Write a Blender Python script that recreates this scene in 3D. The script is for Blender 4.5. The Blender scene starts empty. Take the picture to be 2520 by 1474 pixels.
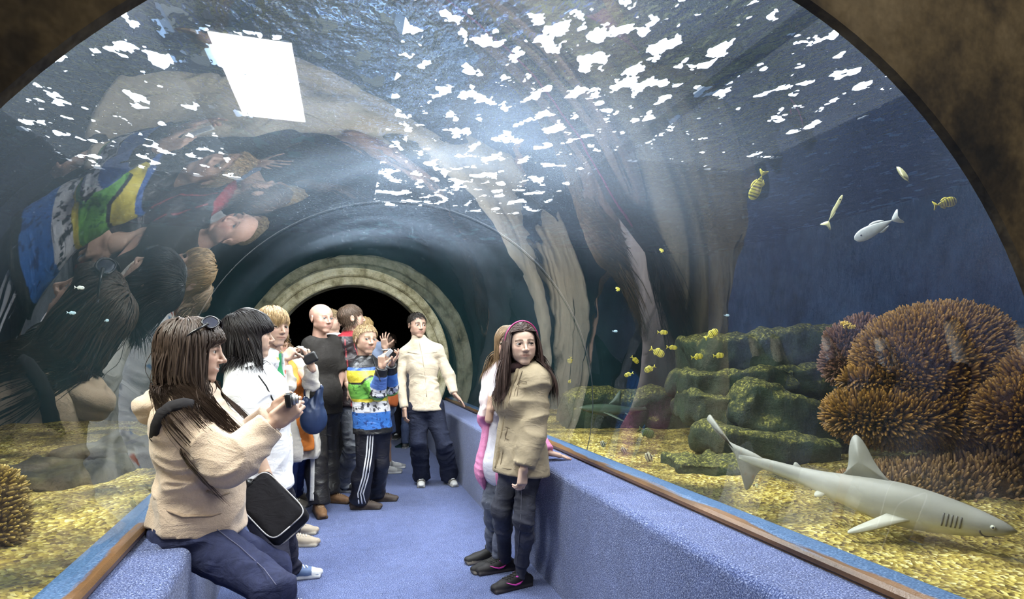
import bpy, bmesh, math, random
import numpy as np
from mathutils import Vector, Matrix

random.seed(7)
SC = bpy.context.scene
COL = SC.collection
# ------------------------------------------------------------------ camera
FPX, W_PX, H_PX, HORIZON = 1400.0, 2520.0, 1474.0, 876.0
CAM_Z = 1.35
YAW = math.atan(406.0 / FPX)
CY, SY = math.cos(YAW), math.sin(YAW)
cam_data = bpy.data.cameras.new('camera')
cam_data.sensor_width = 36.0
cam_data.lens = FPX / W_PX * 36.0
cam_data.shift_y = (HORIZON - H_PX / 2) / W_PX
cam_data.clip_start = 0.05
cam = bpy.data.objects.new('camera', cam_data)
cam.location = (0, 0, CAM_Z)
cam.rotation_euler = (math.pi / 2, 0, -YAW)
COL.objects.link(cam)
SC.camera = cam
# ------------------------------------------------------------------ world, exposure, lamps
world = bpy.data.worlds.new('world')
SC.world = world
world.use_nodes = True
world.node_tree.nodes['Background'].inputs[0].default_value = (0.10, 0.13, 0.18, 1)
world.node_tree.nodes['Background'].inputs[1].default_value = 0.12
SC.view_settings.view_transform = 'Standard'
SC.view_settings.look = 'None'
SC.view_settings.exposure = 0.52
SC.view_settings.gamma = 1.0
SC.view_settings.use_curve_mapping = False
SC.cycles.use_denoising = True
SC.cycles.max_bounces = 6
SC.cycles.diffuse_bounces = 2
SC.cycles.glossy_bounces = 3
SC.cycles.adaptive_threshold = 0.085
SC.cycles.adaptive_min_samples = 10
SC.cycles.transparent_max_bounces = 16
SC.cycles.sample_clamp_indirect = 6.0

def area_light(name, loc, target, size, power, color=(1, 1, 1), size_y=None):
    l = bpy.data.lights.new(name, 'AREA')
    l.energy = power; l.color = color
    l.shape = 'RECTANGLE'; l.size = size; l.size_y = size_y or size
    o = bpy.data.objects.new(name, l); COL.objects.link(o)
    o.location = loc
    d = Vector(target) - Vector(loc)
    o.rotation_euler = d.to_track_quat('-Z', 'Y').to_euler()
    return o

# lights added under the water to brighten people and tank, one behind the viewer
area_light('tank_fill_near', (0.55, 2.3, 2.98), (0.45, 2.4, 0), 0.7, 66, (1.0, 0.985, 0.96), 1.0)
area_light('tank_lamp_over_tunnel', (-0.35, 4.5, 3.0), (0.1, 4.5, 0), 0.5, 75, (1.0, 0.985, 0.96), 1.2)
area_light('tank_fill_walkway', (1.3, 4.4, 3.0), (0.6, 4.9, 0.6), 0.8, 118, (1.0, 0.98, 0.95), 1.6)
area_light('tank_fill_far', (0.5, 6.4, 3.0), (0.3, 6.6, 0), 0.8, 9, (1.0, 0.98, 0.96), 0.8)
area_light('tank_fill_right', (2.2, 2.0, 2.95), (2.1, 2.0, 0), 0.6, 34, (1.0, 0.97, 0.92), 1.0)
area_light('tank_fill_left', (-1.5, 1.9, 2.95), (-1.3, 2.0, 0), 0.6, 95, (1.0, 0.96, 0.84), 1.0)
area_light('entrance_fill', (0.9, -0.9, 2.9), (0.3, 3.0, 0.9), 1.0, 24, (1.0, 0.97, 0.93), 0.8)

# ------------------------------------------------------------------ helpers
def at(px, py, zc):
    """a point seen at pixel (px, py) whose distance along the view axis is zc metres"""
    xc = (px - W_PX / 2) / FPX * zc; yc = (HORIZON - py) / FPX * zc
    return np.array([xc * CY + zc * SY, -xc * SY + zc * CY, CAM_Z + yc])
CAMR = np.array([CY, -SY, 0.0]); CAMF = np.array([SY, CY, 0.0]); UP = np.array([0, 0, 1.0])

def tag(o, label=None, cat=None, group=None, kind=None):
    if label: o['label'] = label
    if cat: o['category'] = cat
    if group: o['group'] = group
    if kind: o['kind'] = kind
    return o

def mesh_obj(name, V, Fc, mat, parent=None, smooth=True, col=None, origin=None):
    V = np.asarray(V, dtype=np.float64)
    if origin is not None: V = V - np.asarray(origin)
    me = bpy.data.meshes.new(name)
    if isinstance(Fc, np.ndarray):
        n, k = Fc.shape
        me.vertices.add(len(V)); me.vertices.foreach_set('co', V.astype(np.float32).ravel())
        me.loops.add(n * k); me.loops.foreach_set('vertex_index', Fc.astype(np.int32).ravel())
        me.polygons.add(n); me.polygons.foreach_set('loop_start', np.arange(0, n * k, k, dtype=np.int32))
        me.update(calc_edges=True); me.validate()
    else:
        me.from_pydata([tuple(v) for v in V], [], Fc)
    if smooth: me.polygons.foreach_set('use_smooth', np.ones(len(me.polygons), dtype=bool))
    if col is not None:
        a = me.color_attributes.new('Col', 'FLOAT_COLOR', 'POINT')
        c4 = np.ones((len(V), 4), dtype=np.float32); c4[:, :3] = col
        a.data.foreach_set('color', c4.ravel())
    if mat is not None: me.materials.append(mat)
    me.update()
    o = bpy.data.objects.new(name, me); COL.objects.link(o)
    if origin is not None: o.location = origin
    if parent is not None:
        o.parent = parent
        o.location = (Vector(origin) if origin is not None else Vector((0, 0, 0))) - parent.location
    return o

def empty(name, loc):
    o = bpy.data.objects.new(name, None); COL.objects.link(o); o.location = tuple(loc); o.empty_display_size = 0.1
    return o

class MB:
    """collects simple shapes into one mesh"""
    def __init__(s): s.V = []; s.F = []; s.C = []
    def add(s, V, F, c=None):
        n = len(s.V); s.V += [tuple(v) for v in V]; s.F += [tuple(i + n for i in f) for f in F]
        s.C += [c if c is not None else (1, 1, 1)] * len(V)
    def box(s, lo, hi, c=None):
        (a, b, d), (e, f, g) = lo, hi
        s.add([(a,b,d),(e,b,d),(e,f,d),(a,f,d),(a,b,g),(e,b,g),(e,f,g),(a,f,g)],
              [(0,3,2,1),(4,5,6,7),(0,1,5,4),(1,2,6,5),(2,3,7,6),(3,0,4,7)], c)
    def obox(s, ctr, ax, half, c=None, bev=0.0):
        """oriented box, chamfered when bev > 0"""
        ctr = np.asarray(ctr, float); ax = [np.asarray(a, float) for a in ax]
        if bev <= 0:
            V = [ctr + ax[0]*half[0]*i + ax[1]*half[1]*j + ax[2]*half[2]*k for k in (-1,1) for j in (-1,1) for i in (-1,1)]
            s.add(V, [(0,2,3,1),(4,5,7,6),(0,1,5,4),(1,3,7,5),(3,2,6,7),(2,0,4,6)], c); return
        bm = bmesh.new(); bmesh.ops.create_cube(bm, size=2.0)
        for v in bm.verts: v.co = Vector((v.co.x*half[0], v.co.y*half[1], v.co.z*half[2]))
        bmesh.ops.bevel(bm, geom=bm.edges[:], offset=bev, segments=2, affect='EDGES', profile=0.6)
        bm.verts.index_update()
        V = [ctr + ax[0]*v.co.x + ax[1]*v.co.y + ax[2]*v.co.z for v in bm.verts]
        s.add(V, [tuple(v.index for v in f.verts) for f in bm.faces], c); bm.free()
    def tube(s, pts, r, n=8, c=None, cap=True, flat=1.0, up=None):
        P = [np.asarray(p, float) for p in pts]; m = len(P)
        rr = [r] * m if np.isscalar(r) else list(r)
        V = []; 
        t0 = P[1] - P[0]; t0 /= np.linalg.norm(t0) + 1e-9
        u = np.cross(t0, up if up is not None else (UP if abs(t0[2]) < .9 else np.array([1.0,0,0]))); u /= np.linalg.norm(u) + 1e-9
        for i in range(m):
            t = P[min(i+1, m-1)] - P[max(i-1, 0)]; t /= np.linalg.norm(t) + 1e-9
            u = u - t * np.dot(u, t); u /= np.linalg.norm(u) + 1e-9
            w = np.cross(t, u)
            for k in range(n):
                a = 2 * math.pi * k / n
                V.append(P[i] + rr[i] * (u * math.cos(a) + w * flat * math.sin(a)))
        F = [(i*n+k, i*n+(k+1) % n, (i+1)*n+(k+1) % n, (i+1)*n+k) for i in range(m-1) for k in range(n)]
        if cap: F += [tuple(range(n-1, -1, -1)), tuple((m-1)*n+k for k in range(n))]
        s.add(V, F, c)
    def ball(s, ctr, r, c=None, seg=12, rings=8, ax=None):
        ctr = np.asarray(ctr, float); r = np.ones(3) * r; ax = ax if ax is not None else np.eye(3)
        V = []; F = []
        for i in range(rings + 1):
            th = math.pi * i / rings
            for k in range(seg):
                ph = 2 * math.pi * k / seg
                l = (r[0]*math.sin(th)*math.cos(ph), r[1]*math.sin(th)*math.sin(ph), r[2]*math.cos(th))
                V.append(ctr + ax[0]*l[0] + ax[1]*l[1] + ax[2]*l[2])
        for i in range(rings):
            for k in range(seg):
                a, b = i*seg+k, i*seg+(k+1) % seg
                F.append((a, a+seg, b+seg, b))
        s.add(V, F, c)
    def build(s, name, mat, parent=None, smooth=True, origin=None, col=True):
        return mesh_obj(name, s.V, s.F, mat, parent, smooth, np.array(s.C) if col else None, origin)

def norm(v):
    v = np.asarray(v, float); return v / (np.linalg.norm(v) + 1e-12)

# ------------------------------------------------------------------ value noise in numpy
def _hash(i, j, k):
    h = (i.astype(np.int64) * 374761393 + j.astype(np.int64) * 668265263 + k.astype(np.int64) * 2147483647) & 0xffffffff
    h = ((h ^ (h >> 13)) * 1274126177) & 0xffffffff
    h = (h ^ (h >> 16)) & 0xffffffff
    return (h % 65536) / 65535.0
def noise3(P):
    P = np.asarray(P, float); i0 = np.floor(P).astype(np.int64); f = P - i0; f = f * f * (3 - 2 * f)
    r = 0
    for dx in (0, 1):
        for dy in (0, 1):
            for dz in (0, 1):
                w = (f[:, 0] if dx else 1 - f[:, 0]) * (f[:, 1] if dy else 1 - f[:, 1]) * (f[:, 2] if dz else 1 - f[:, 2])
                r = r + w * _hash(i0[:, 0] + dx, i0[:, 1] + dy, i0[:, 2] + dz)
    return r * 2 - 1
def fbm(P, o=3):
    P = np.asarray(P, float)
    r = 0; a = 1.0; s = 0
    for k in range(o):
        r = r + a * noise3(P * 2 ** k + 17.3 * k); s += a; a *= .5
    return r / s

# ------------------------------------------------------------------ materials
def mat_new(name):
    m = bpy.data.materials.new(name); m.use_nodes = True
    nt = m.node_tree; b = nt.nodes['Principled BSDF']
    return m, nt, b
def nd(nt, t, **kw):
    n = nt.nodes.new(t)
    for k, v in kw.items():
        if hasattr(n, k): setattr(n, k, v)
        else: n.inputs[k].default_value = v
    return n
def coords(nt, scale=(1, 1, 1), space='Object'):
    tc = nt.nodes.new('ShaderNodeTexCoord'); mp = nt.nodes.new('ShaderNodeMapping')
    mp.inputs['Scale'].default_value = scale
    nt.links.new(tc.outputs[space], mp.inputs['Vector'])
    return mp.outputs['Vector']
def noise_node(nt, vec, scale, detail=3, rough=.55):
    n = nt.nodes.new('ShaderNodeTexNoise'); n.inputs['Scale'].default_value = scale
    n.inputs['Detail'].default_value = detail; n.inputs['Roughness'].default_value = rough
    nt.links.new(vec, n.inputs['Vector']); return n
def ramp(nt, fac, stops):
    r = nt.nodes.new('ShaderNodeValToRGB')
    while len(r.color_ramp.elements) < len(stops): r.color_ramp.elements.new(.5)
    for e, (p, c) in zip(r.color_ramp.elements, stops):
        e.position = p; e.color = tuple(c) + (1,) if len(c) == 3 else c
    nt.links.new(fac, r.inputs['Fac']); return r
def bump(nt, b, h, strength=.3, dist=.01):
    n = nt.nodes.new('ShaderNodeBump'); n.inputs['Strength'].default_value = strength; n.inputs['Distance'].default_value = dist
    nt.links.new(h, n.inputs['Height']); nt.links.new(n.outputs[0], b.inputs['Normal']); return n
def mixcol(nt, mode, fac, a, b):
    n = nt.nodes.new('ShaderNodeMix'); n.data_type = 'RGBA'; n.blend_type = mode
    for sock, v in ((n.inputs[0], fac), (n.inputs[6], a), (n.inputs[7], b)):
        if hasattr(v, 'links') or hasattr(v, 'is_linked'): nt.links.new(v, sock)
        elif isinstance(v, (int, float)): sock.default_value = v
        else: sock.default_value = tuple(v) + (1,) if len(v) == 3 else v
    return n.outputs[2]

def vmat(name, rough=.8, bscale=400, bstr=.25, bdist=.002, vary=.12, vscale=30, stretch=(1,1,1), spec=.3, sheen=0.0, sss=0.0, coat=0.0, wr=0.0, wscale=9):
    """material whose colour is the mesh's own colour attribute, with fine relief"""
    m, nt, b = mat_new(name)
    at_ = nt.nodes.new('ShaderNodeAttribute'); at_.attribute_name = 'Col'
    v = coords(nt, stretch)
    n1 = noise_node(nt, v, vscale, 3)
    r = ramp(nt, n1.outputs[0], [(.25, (1 - vary,) * 3), (.75, (1 + vary * .6,) * 3)])
    c = mixcol(nt, 'MULTIPLY', 1.0, at_.outputs['Color'], r.outputs[0])
    nt.links.new(c, b.inputs['Base Color'])
    b.inputs['Roughness'].default_value = rough
    b.inputs['Specular IOR Level'].default_value = spec
    if sheen: b.inputs['Sheen Weight'].default_value = sheen
    if coat: b.inputs['Coat Weight'].default_value = coat; b.inputs['Coat Roughness'].default_value = .15
    if sss:
        b.inputs['Subsurface Weight'].default_value = sss; b.inputs['Subsurface Radius'].default_value = (.012, .005, .003)
    if bstr:
        n2 = noise_node(nt, v, bscale, 2); bn = bump(nt, b, n2.outputs[0], bstr, bdist)
        if wr:   # soft creases of worn fabric
            vw = coords(nt, (1, 1, 1.8)); nw = noise_node(nt, vw, wscale, 3, .5); nw.inputs['Distortion'].default_value = .8
            ab = nt.nodes.new('ShaderNodeMath'); ab.operation = 'SUBTRACT'; nt.links.new(nw.outputs[0], ab.inputs[0]); ab.inputs[1].default_value = .5
            a2 = nt.nodes.new('ShaderNodeMath'); a2.operation = 'ABSOLUTE'; nt.links.new(ab.outputs[0], a2.inputs[0])
            b2 = nt.nodes.new('ShaderNodeBump'); b2.inputs['Strength'].default_value = 1.0; b2.inputs['Distance'].default_value = wr; b2.invert = True
            nt.links.new(a2.outputs[0], b2.inputs['Height']); nt.links.new(b2.outputs[0], bn.inputs['Normal'])
    return m

def solid(name, color, rough=.5, metal=0.0, spec=.5, bscale=0, bstr=.2):
    m, nt, b = mat_new(name)
    v = coords(nt)
    n1 = noise_node(nt, v, bscale or 40, 3)
    r = ramp(nt, n1.outputs[0], [(.3, tuple(c * .9 for c in color)), (.7, tuple(min(1, c * 1.08) for c in color))])
    nt.links.new(r.outputs[0], b.inputs['Base Color'])
    b.inputs['Roughness'].default_value = rough; b.inputs['Metallic'].default_value = metal; b.inputs['Specular IOR Level'].default_value = spec
    if bscale: bump(nt, b, n1.outputs[0], bstr, .005)
    return m

M = {}
# ================================================================== materials of the setting
def carpet_mat():
    m, nt, b = mat_new('blue_carpet')
    v = coords(nt)
    n1 = noise_node(nt, v, 190, 2, .75); n2 = noise_node(nt, v, 14, 3); n3 = noise_node(nt, v, 3, 2)
    r = ramp(nt, n1.outputs[0], [(.34, (.012, .020, .075)), (.46, (.05, .074, .195)), (.57, (.13, .168, .345)), (.70, (.46, .51, .70))])
    r2 = ramp(nt, n2.outputs[0], [(.25, (.82,) * 3), (.75, (1.1,) * 3)])
    c = mixcol(nt, 'MULTIPLY', 1.0, r.outputs[0], r2.outputs[0])
    r3 = ramp(nt, n3.outputs[0], [(.3, (.9,) * 3), (.7, (1.05,) * 3)])
    c = mixcol(nt, 'MULTIPLY', 1.0, c, r3.outputs[0])
    nt.links.new(c, b.inputs['Base Color']); b.inputs['Roughness'].default_value = .95
    b.inputs['Specular IOR Level'].default_value = .1; b.inputs['Sheen Weight'].default_value = .2
    bump(nt, b, n1.outputs[0], .6, .006)
    return m
M['carpet'] = carpet_mat()

def rail_mat():
    m, nt, b = mat_new('worn_blue_paint')
    v = coords(nt, (1, 1, 1))
    v2 = coords(nt, (1, .12, 1))
    n1 = noise_node(nt, v2, 18, 4, .6); n2 = noise_node(nt, v, 160, 2)
    blue = ramp(nt, n2.outputs[0], [(.3, (.03, .065, .14)), (.55, (.07, .14, .27)), (.75, (.18, .26, .40))])
    brown = ramp(nt, n1.outputs[0], [(.3, (.045, .022, .008)), (.7, (.19, .095, .035))])
    # the paint is worn off along the inner face: attribute Col.r says how bare the timber is there
    at_ = nt.nodes.new('ShaderNodeAttribute'); at_.attribute_name = 'Col'
    mth = nt.nodes.new('ShaderNodeMath'); mth.operation = 'MULTIPLY_ADD'
    sub = nt.nodes.new('ShaderNodeSeparateColor'); nt.links.new(at_.outputs['Color'], sub.inputs[0])
    nt.links.new(n1.outputs[0], mth.inputs[0]); mth.inputs[1].default_value = .7
    nt.links.new(sub.outputs[0], mth.inputs[2])
    r = ramp(nt, mth.outputs[0], [(.78, (0, 0, 0)), (.86, (1, 1, 1))])
    c = mixcol(nt, 'MIX', r.outputs[0], blue.outputs[0], brown.outputs[0])
    nt.links.new(c, b.inputs['Base Color']); b.inputs['Roughness'].default_value = .35
    bump(nt, b, n2.outputs[0], .25, .003)
    return m
M['rail'] = rail_mat()

def stone_mat(name, stops, scale, rough=.8, bs=.5):
    m, nt, b = mat_new(name)
    v = coords(nt)
    n1 = noise_node(nt, v, scale, 5, .65); n2 = noise_node(nt, v, scale * 9, 3)
    r = ramp(nt, n1.outputs[0], stops)
    r2 = ramp(nt, n2.outputs[0], [(.3, (.8,) * 3), (.7, (1.1,) * 3)])
    c = mixcol(nt, 'MULTIPLY', 1.0, r.outputs[0], r2.outputs[0])
    nt.links.new(c, b.inputs['Base Color']); b.inputs['Roughness'].default_value = rough
    bump(nt, b, n1.outputs[0], bs, .02)
    return m
M['arch'] = stone_mat('weathered_pale_arch', [(.30, (.13, .11, .06)), (.42, (.42, .37, .21)), (.54, (.68, .62, .40)), (.72, (.80, .76, .56))], 5.5, .8, .25)
M['portal'] = stone_mat('brown_rock_portal', [(.34, (.006, .005, .004)), (.45, (.035, .024, .011)), (.56, (.095, .066, .028)), (.68, (.15, .11, .055)), (.80, (.26, .22, .17))], 4.2, .85, .8)
M['rock'] = stone_mat('dark_reef_rock', [(.35, (.005, .007, .005)), (.5, (.016, .019, .010)), (.68, (.06, .055, .022))], 7, .9, .9)

def tankwall_mat():
    m, nt, b = mat_new('blue_tank_wall')
    v = coords(nt, (1, 1, .6)); n1 = noise_node(nt, v, 1.1, 5, .6); n2 = noise_node(nt, v, 6, 4)
    r = ramp(nt, n1.outputs[0], [(.25, (.010, .030, .070)), (.5, (.022, .066, .145)), (.75, (.036, .10, .20))])
    r2 = ramp(nt, n2.outputs[0], [(.3, (.65,) * 3), (.7, (1.1,) * 3)])
    c = mixcol(nt, 'MULTIPLY', 1.0, r.outputs[0], r2.outputs[0])
    nt.links.new(c, b.inputs['Base Color']); b.inputs['Roughness'].default_value = .9; b.inputs['Specular IOR Level'].default_value = .1
    bump(nt, b, n2.outputs[0], .5, .03)
    return m
M['tankwall'] = tankwall_mat()
def tealwall_mat():
    m, nt, b = mat_new('teal_tank_wall')
    v = coords(nt, (1, 1, .6)); n1 = noise_node(nt, v, 1.1, 5, .6)
    r = ramp(nt, n1.outputs[0], [(.25, (.006, .016, .019)), (.5, (.015, .044, .050)), (.75, (.028, .080, .085))])
    nt.links.new(r.outputs[0], b.inputs['Base Color']); b.inputs['Roughness'].default_value = .9; b.inputs['Specular IOR Level'].default_value = .1
    return m
M['tealwall'] = tealwall_mat()
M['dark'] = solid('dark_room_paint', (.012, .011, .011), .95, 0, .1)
M['ceiling'] = solid('dark_ceiling_paint', (.06, .065, .06), .9, 0, .1)

def sand_mat():
    m, nt, b = mat_new('yellow_gravel')
    v = coords(nt)
    vo = nt.nodes.new('ShaderNodeTexVoronoi'); vo.inputs['Scale'].default_value = 58; nt.links.new(v, vo.inputs['Vector'])
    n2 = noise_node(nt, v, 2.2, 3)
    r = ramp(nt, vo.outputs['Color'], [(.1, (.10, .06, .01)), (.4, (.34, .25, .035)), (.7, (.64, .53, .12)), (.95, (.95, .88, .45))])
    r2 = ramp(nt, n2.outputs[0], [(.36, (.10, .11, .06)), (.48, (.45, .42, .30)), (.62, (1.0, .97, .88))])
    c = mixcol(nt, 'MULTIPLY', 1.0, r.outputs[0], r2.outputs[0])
    nt.links.new(c, b.inputs['Base Color']); b.inputs['Roughness'].default_value = .8
    bump(nt, b, vo.outputs['Distance'], .8, .02)
    return m
M['sand'] = sand_mat()

def acrylic_mat():
    m, nt, b = mat_new('clear_acrylic')
    nt.nodes.remove(b); out = nt.nodes['Material Output']
    tr = nt.nodes.new('ShaderNodeBsdfTransparent'); tr.inputs[0].default_value = (.88, .95, .985, 1)
    gl = nt.nodes.new('ShaderNodeBsdfGlossy'); gl.inputs['Roughness'].default_value = .0; gl.inputs['Color'].default_value = (1, 1, 1, 1)
    tl = nt.nodes.new('ShaderNodeBsdfTranslucent'); tl.inputs[0].default_value = (.55, .74, 1, 1)
    df = nt.nodes.new('ShaderNodeBsdfDiffuse'); df.inputs[0].default_value = (.6, .78, 1, 1)
    v = coords(nt)
    # long fine wipe scratches and a patchy haze that scatter light
    vs = coords(nt, (1, 1, .06)); ns = noise_node(nt, vs, 60, 3, .7)
    scr = ramp(nt, ns.outputs[0], [(.64, (0, 0, 0)), (.78, (1, 1, 1))])
    n4 = noise_node(nt, v, 1.3, 2)
    haze = ramp(nt, n4.outputs[0], [(.3, (.0045,) * 3), (.7, (.014,) * 3)])
    # lamp glow put in as extra haze on the crown, strongest towards the entrance
    sx = nt.nodes.new('ShaderNodeSeparateXYZ'); nt.links.new(v, sx.inputs[0])
    yz = nt.nodes.new('ShaderNodeMath'); yz.operation = 'MULTIPLY_ADD'; yz.inputs[1].default_value = -.20
    nt.links.new(sx.outputs[1], yz.inputs[0]); nt.links.new(sx.outputs[2], yz.inputs[2])
    mr = nt.nodes.new('ShaderNodeMapRange'); mr.inputs['From Min'].default_value = 1.12; mr.inputs['From Max'].default_value = 1.70; mr.inputs['To Min'].default_value = 1.0; mr.inputs['To Max'].default_value = 11.0
    mr.interpolation_type = 'SMOOTHSTEP'
    nt.links.new(yz.outputs[0], mr.inputs['Value'])
    hm = nt.nodes.new('ShaderNodeMath'); hm.operation = 'MULTIPLY'; nt.links.new(haze.outputs[0], hm.inputs[0]); nt.links.new(mr.outputs[0], hm.inputs[1])
    addm = nt.nodes.new('ShaderNodeMath'); addm.operation = 'MULTIPLY_ADD'; addm.inputs[1].default_value = .07
    nt.links.new(scr.outputs[0], addm.inputs[0]); nt.links.new(hm.outputs[0], addm.inputs[2])
    # gentle waviness of the cast sheet
    nw = noise_node(nt, v, 1.6, 2)
    bp = nt.nodes.new('ShaderNodeBump'); bp.inputs['Strength'].default_value = .05; bp.inputs['Distance'].default_value = .05
    nt.links.new(nw.outputs[0], bp.inputs['Height']); nt.links.new(bp.outputs[0], gl.inputs['Normal'])
    # both faces of the sheet reflect: Schlick's curve on the viewing angle
    lw = nt.nodes.new('ShaderNodeLayerWeight'); lw.inputs['Blend'].default_value = .5
    pw = nt.nodes.new('ShaderNodeMath'); pw.operation = 'POWER'; pw.inputs[1].default_value = 4.0
    nt.links.new(lw.outputs['Facing'], pw.inputs[0])
    fm = nt.nodes.new('ShaderNodeMath'); fm.operation = 'MULTIPLY_ADD'; fm.inputs[1].default_value = .48; fm.inputs[2].default_value = .08; fm.use_clamp = True
    nt.links.new(pw.outputs[0], fm.inputs[0])
    m1 = nt.nodes.new('ShaderNodeMixShader'); nt.links.new(fm.outputs[0], m1.inputs[0]); nt.links.new(tr.outputs[0], m1.inputs[1]); nt.links.new(gl.outputs[0], m1.inputs[2])
    rf = nt.nodes.new('ShaderNodeBsdfRefraction'); rf.inputs['IOR'].default_value = 1.22; rf.inputs['Roughness'].default_value = .42
    a2 = nt.nodes.new('ShaderNodeMixShader'); a2.inputs[0].default_value = .35
    nt.links.new(tl.outputs[0], a2.inputs[1]); nt.links.new(df.outputs[0], a2.inputs[2])
    m2 = nt.nodes.new('ShaderNodeMixShader'); nt.links.new(addm.outputs[0], m2.inputs[0]); nt.links.new(m1.outputs[0], m2.inputs[1]); nt.links.new(a2.outputs[0], m2.inputs[2])
    m3 = nt.nodes.new('ShaderNodeMixShader'); m3.inputs[0].default_value = .07; nt.links.new(m2.outputs[0], m3.inputs[1]); nt.links.new(rf.outputs[0], m3.inputs[2])
    nt.links.new(m3.outputs[0], out.inputs['Surface'])
    return m
M['acrylic'] = acrylic_mat()

def water_mat():
    """underside of the rippled surface: a noise mask opens glints onto the lit panels, the rest mirrors the tank"""
    m, nt, b = mat_new('rippled_water_surface')
    nt.nodes.remove(b); out = nt.nodes['Material Output']
    tr = nt.nodes.new('ShaderNodeBsdfTransparent'); tr.inputs[0].default_value = (.97, .99, 1, 1)
    gl = nt.nodes.new('ShaderNodeBsdfGlossy'); gl.inputs['Roughness'].default_value = .10; gl.inputs['Color'].default_value = (.24, .36, .56, 1)
    v = coords(nt, (1, .72, 1)); n1 = noise_node(nt, v, 6.2, 3, .58); n0 = noise_node(nt, v, .55, 2)
    bp = nt.nodes.new('ShaderNodeBump'); bp.inputs['Strength'].default_value = .9; bp.inputs['Distance'].default_value = .06
    nt.links.new(n1.outputs[0], bp.inputs['Height']); nt.links.new(bp.outputs[0], gl.inputs['Normal'])
    ad = nt.nodes.new('ShaderNodeMath'); ad.operation = 'MULTIPLY_ADD'; ad.inputs[1].default_value = .20
    nt.links.new(n0.outputs[0], ad.inputs[0]); nt.links.new(n1.outputs[0], ad.inputs[2])
    r = ramp(nt, ad.outputs[0], [(.683, (.012,) * 3), (.692, (1, 1, 1))])
    mx = nt.nodes.new('ShaderNodeMixShader'); nt.links.new(r.outputs[0], mx.inputs[0]); nt.links.new(gl.outputs[0], mx.inputs[1]); nt.links.new(tr.outputs[0], mx.inputs[2])
    nt.links.new(mx.outputs[0], out.inputs['Surface'])
    return m
M['water'] = water_mat()
def glow(name, col, s):
    m, nt, b = mat_new(name); b.inputs['Emission Color'].default_value = tuple(col) + (1,); b.inputs['Emission Strength'].default_value = s
    b.inputs['Base Color'].default_value = (.8, .8, .8, 1); return m
M['panel_glow'] = glow('glint_panel_glow', (.97, .985, 1), 3.5)  # glow of the panels added to make the water's glints
M['lamp'] = glow('lit_lamp_face', (1, .99, .97), 120.0)
for k_ in ('panel_glow', 'lamp'): M[k_].cycles.emission_sampling = 'NONE'
M['housing'] = solid('lamp_housing', (.09, .09, .09), .5)

# ================================================================== the setting
YN, YF = .88, 8.5
RAIL_Z = .734
def Lx(y): return -.71 - .0655 * (y - 1.708)       # left rail line
RX = 1.45                                           # right rail line
def tun(y):
    t = (y - YN) / (YF - YN)
    return (.43 + (.13 - .43) * t, .98 + (1.20 - .98) * t, 1.115 + (1.37 - 1.115) * t)

mb = MB(); mb.box((-3.5, -3.0, -.2), (3.5, 13.0, 0)); o = mb.build('floor', M['carpet'], smooth=False); tag(o, kind='structure')

def strip_y(fn_sections, ys, closed=True):
    """loft a cross-section polygon fn(y)->[(x,z,c)] along y"""
    V = []; F = []; C = []
    for y in ys:
        for (x, z, c) in fn_sections(y): V.append((x, y, z)); C.append((c, c, c))
    n = len(fn_sections(ys[0]))
    for i in range(len(ys) - 1):
        for k in range(n if closed else n - 1):
            F.append((i*n+k, i*n+(k+1) % n, (i+1)*n+(k+1) % n, (i+1)*n+k))
    F += [tuple(range(n)), tuple((len(ys)-1)*n+k for k in range(n-1, -1, -1))]
    return V, F, C
def bench_sec(front, back, top=.69, r=.035):
    s = []
    sg = 1 if back > front else -1
    s.append((front, -.02, 0))
    for k in range(6):
        a = math.pi / 2 * k / 5
        s.append((front + sg * (r - r * math.cos(a)), top - r + r * math.sin(a), 0))
    s += [(back, top, 0), (back, -.02, 0)]
    return s
ysr = [-1.0, .5, 2, 4, 6, YF]
V, F, C = strip_y(lambda y: bench_sec(1.148, RX + .06), ysr)
o = mesh_obj('carpeted_ledge', V, F, M['carpet'], smooth=False)
tag(o, 'blue carpeted ledge running below the glass on the shark side', 'ledge')
V, F, C = strip_y(lambda y: bench_sec(Lx(y) + .225, Lx(y) - .06), [-1.0, .9, 2.20])
o = mesh_obj('carpeted_ledge', V, F, M['carpet'], smooth=False)
tag(o, 'short blue carpeted ledge block next to the seated woman in beige hoodie', 'ledge')
V, F, C = strip_y(lambda y: bench_sec(Lx(y) + .13, Lx(y) - .06), [2.203, 4, 6, YF])
o = mesh_obj('carpeted_ledge', V, F, M['carpet'], smooth=False)
tag(o, 'blue carpeted ledge behind the line of standing visitors', 'ledge')
# painted timber rails that seat the glass
def rail_sec(x, s):
    # s=+1: glass to the +x side.  rounded bead: inner face bare timber, top painted
    return [(x - s*.036, .692, .70), (x - s*.046, .702, .70), (x - s*.046, .716, .68), (x - s*.034, .728, .56), (x - s*.014, .734, .42),
            (x + s*.006, .736, .16), (x + s*.045, .738, .0), (x + s*.055, .736, 0), (x + s*.055, .55, 0), (x - s*.036, .55, .6)]
ysd = list(np.linspace(.6, YF - .02, 60))
V, F, C = strip_y(lambda y: rail_sec(RX, 1), ysd)
o = mesh_obj('painted_rail', V, F, M['rail'], col=np.array(C), smooth=False); tag(o, 'worn blue and brown rail under the glass on the shark side', 'rail')
V, F, C = strip_y(lambda y: rail_sec(Lx(y) , -1), ysd)
o = mesh_obj('painted_rail', V, F, M['rail'], col=np.array(C), smooth=False); tag(o, 'worn blue and brown rail behind the woman in beige hoodie', 'rail')

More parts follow.
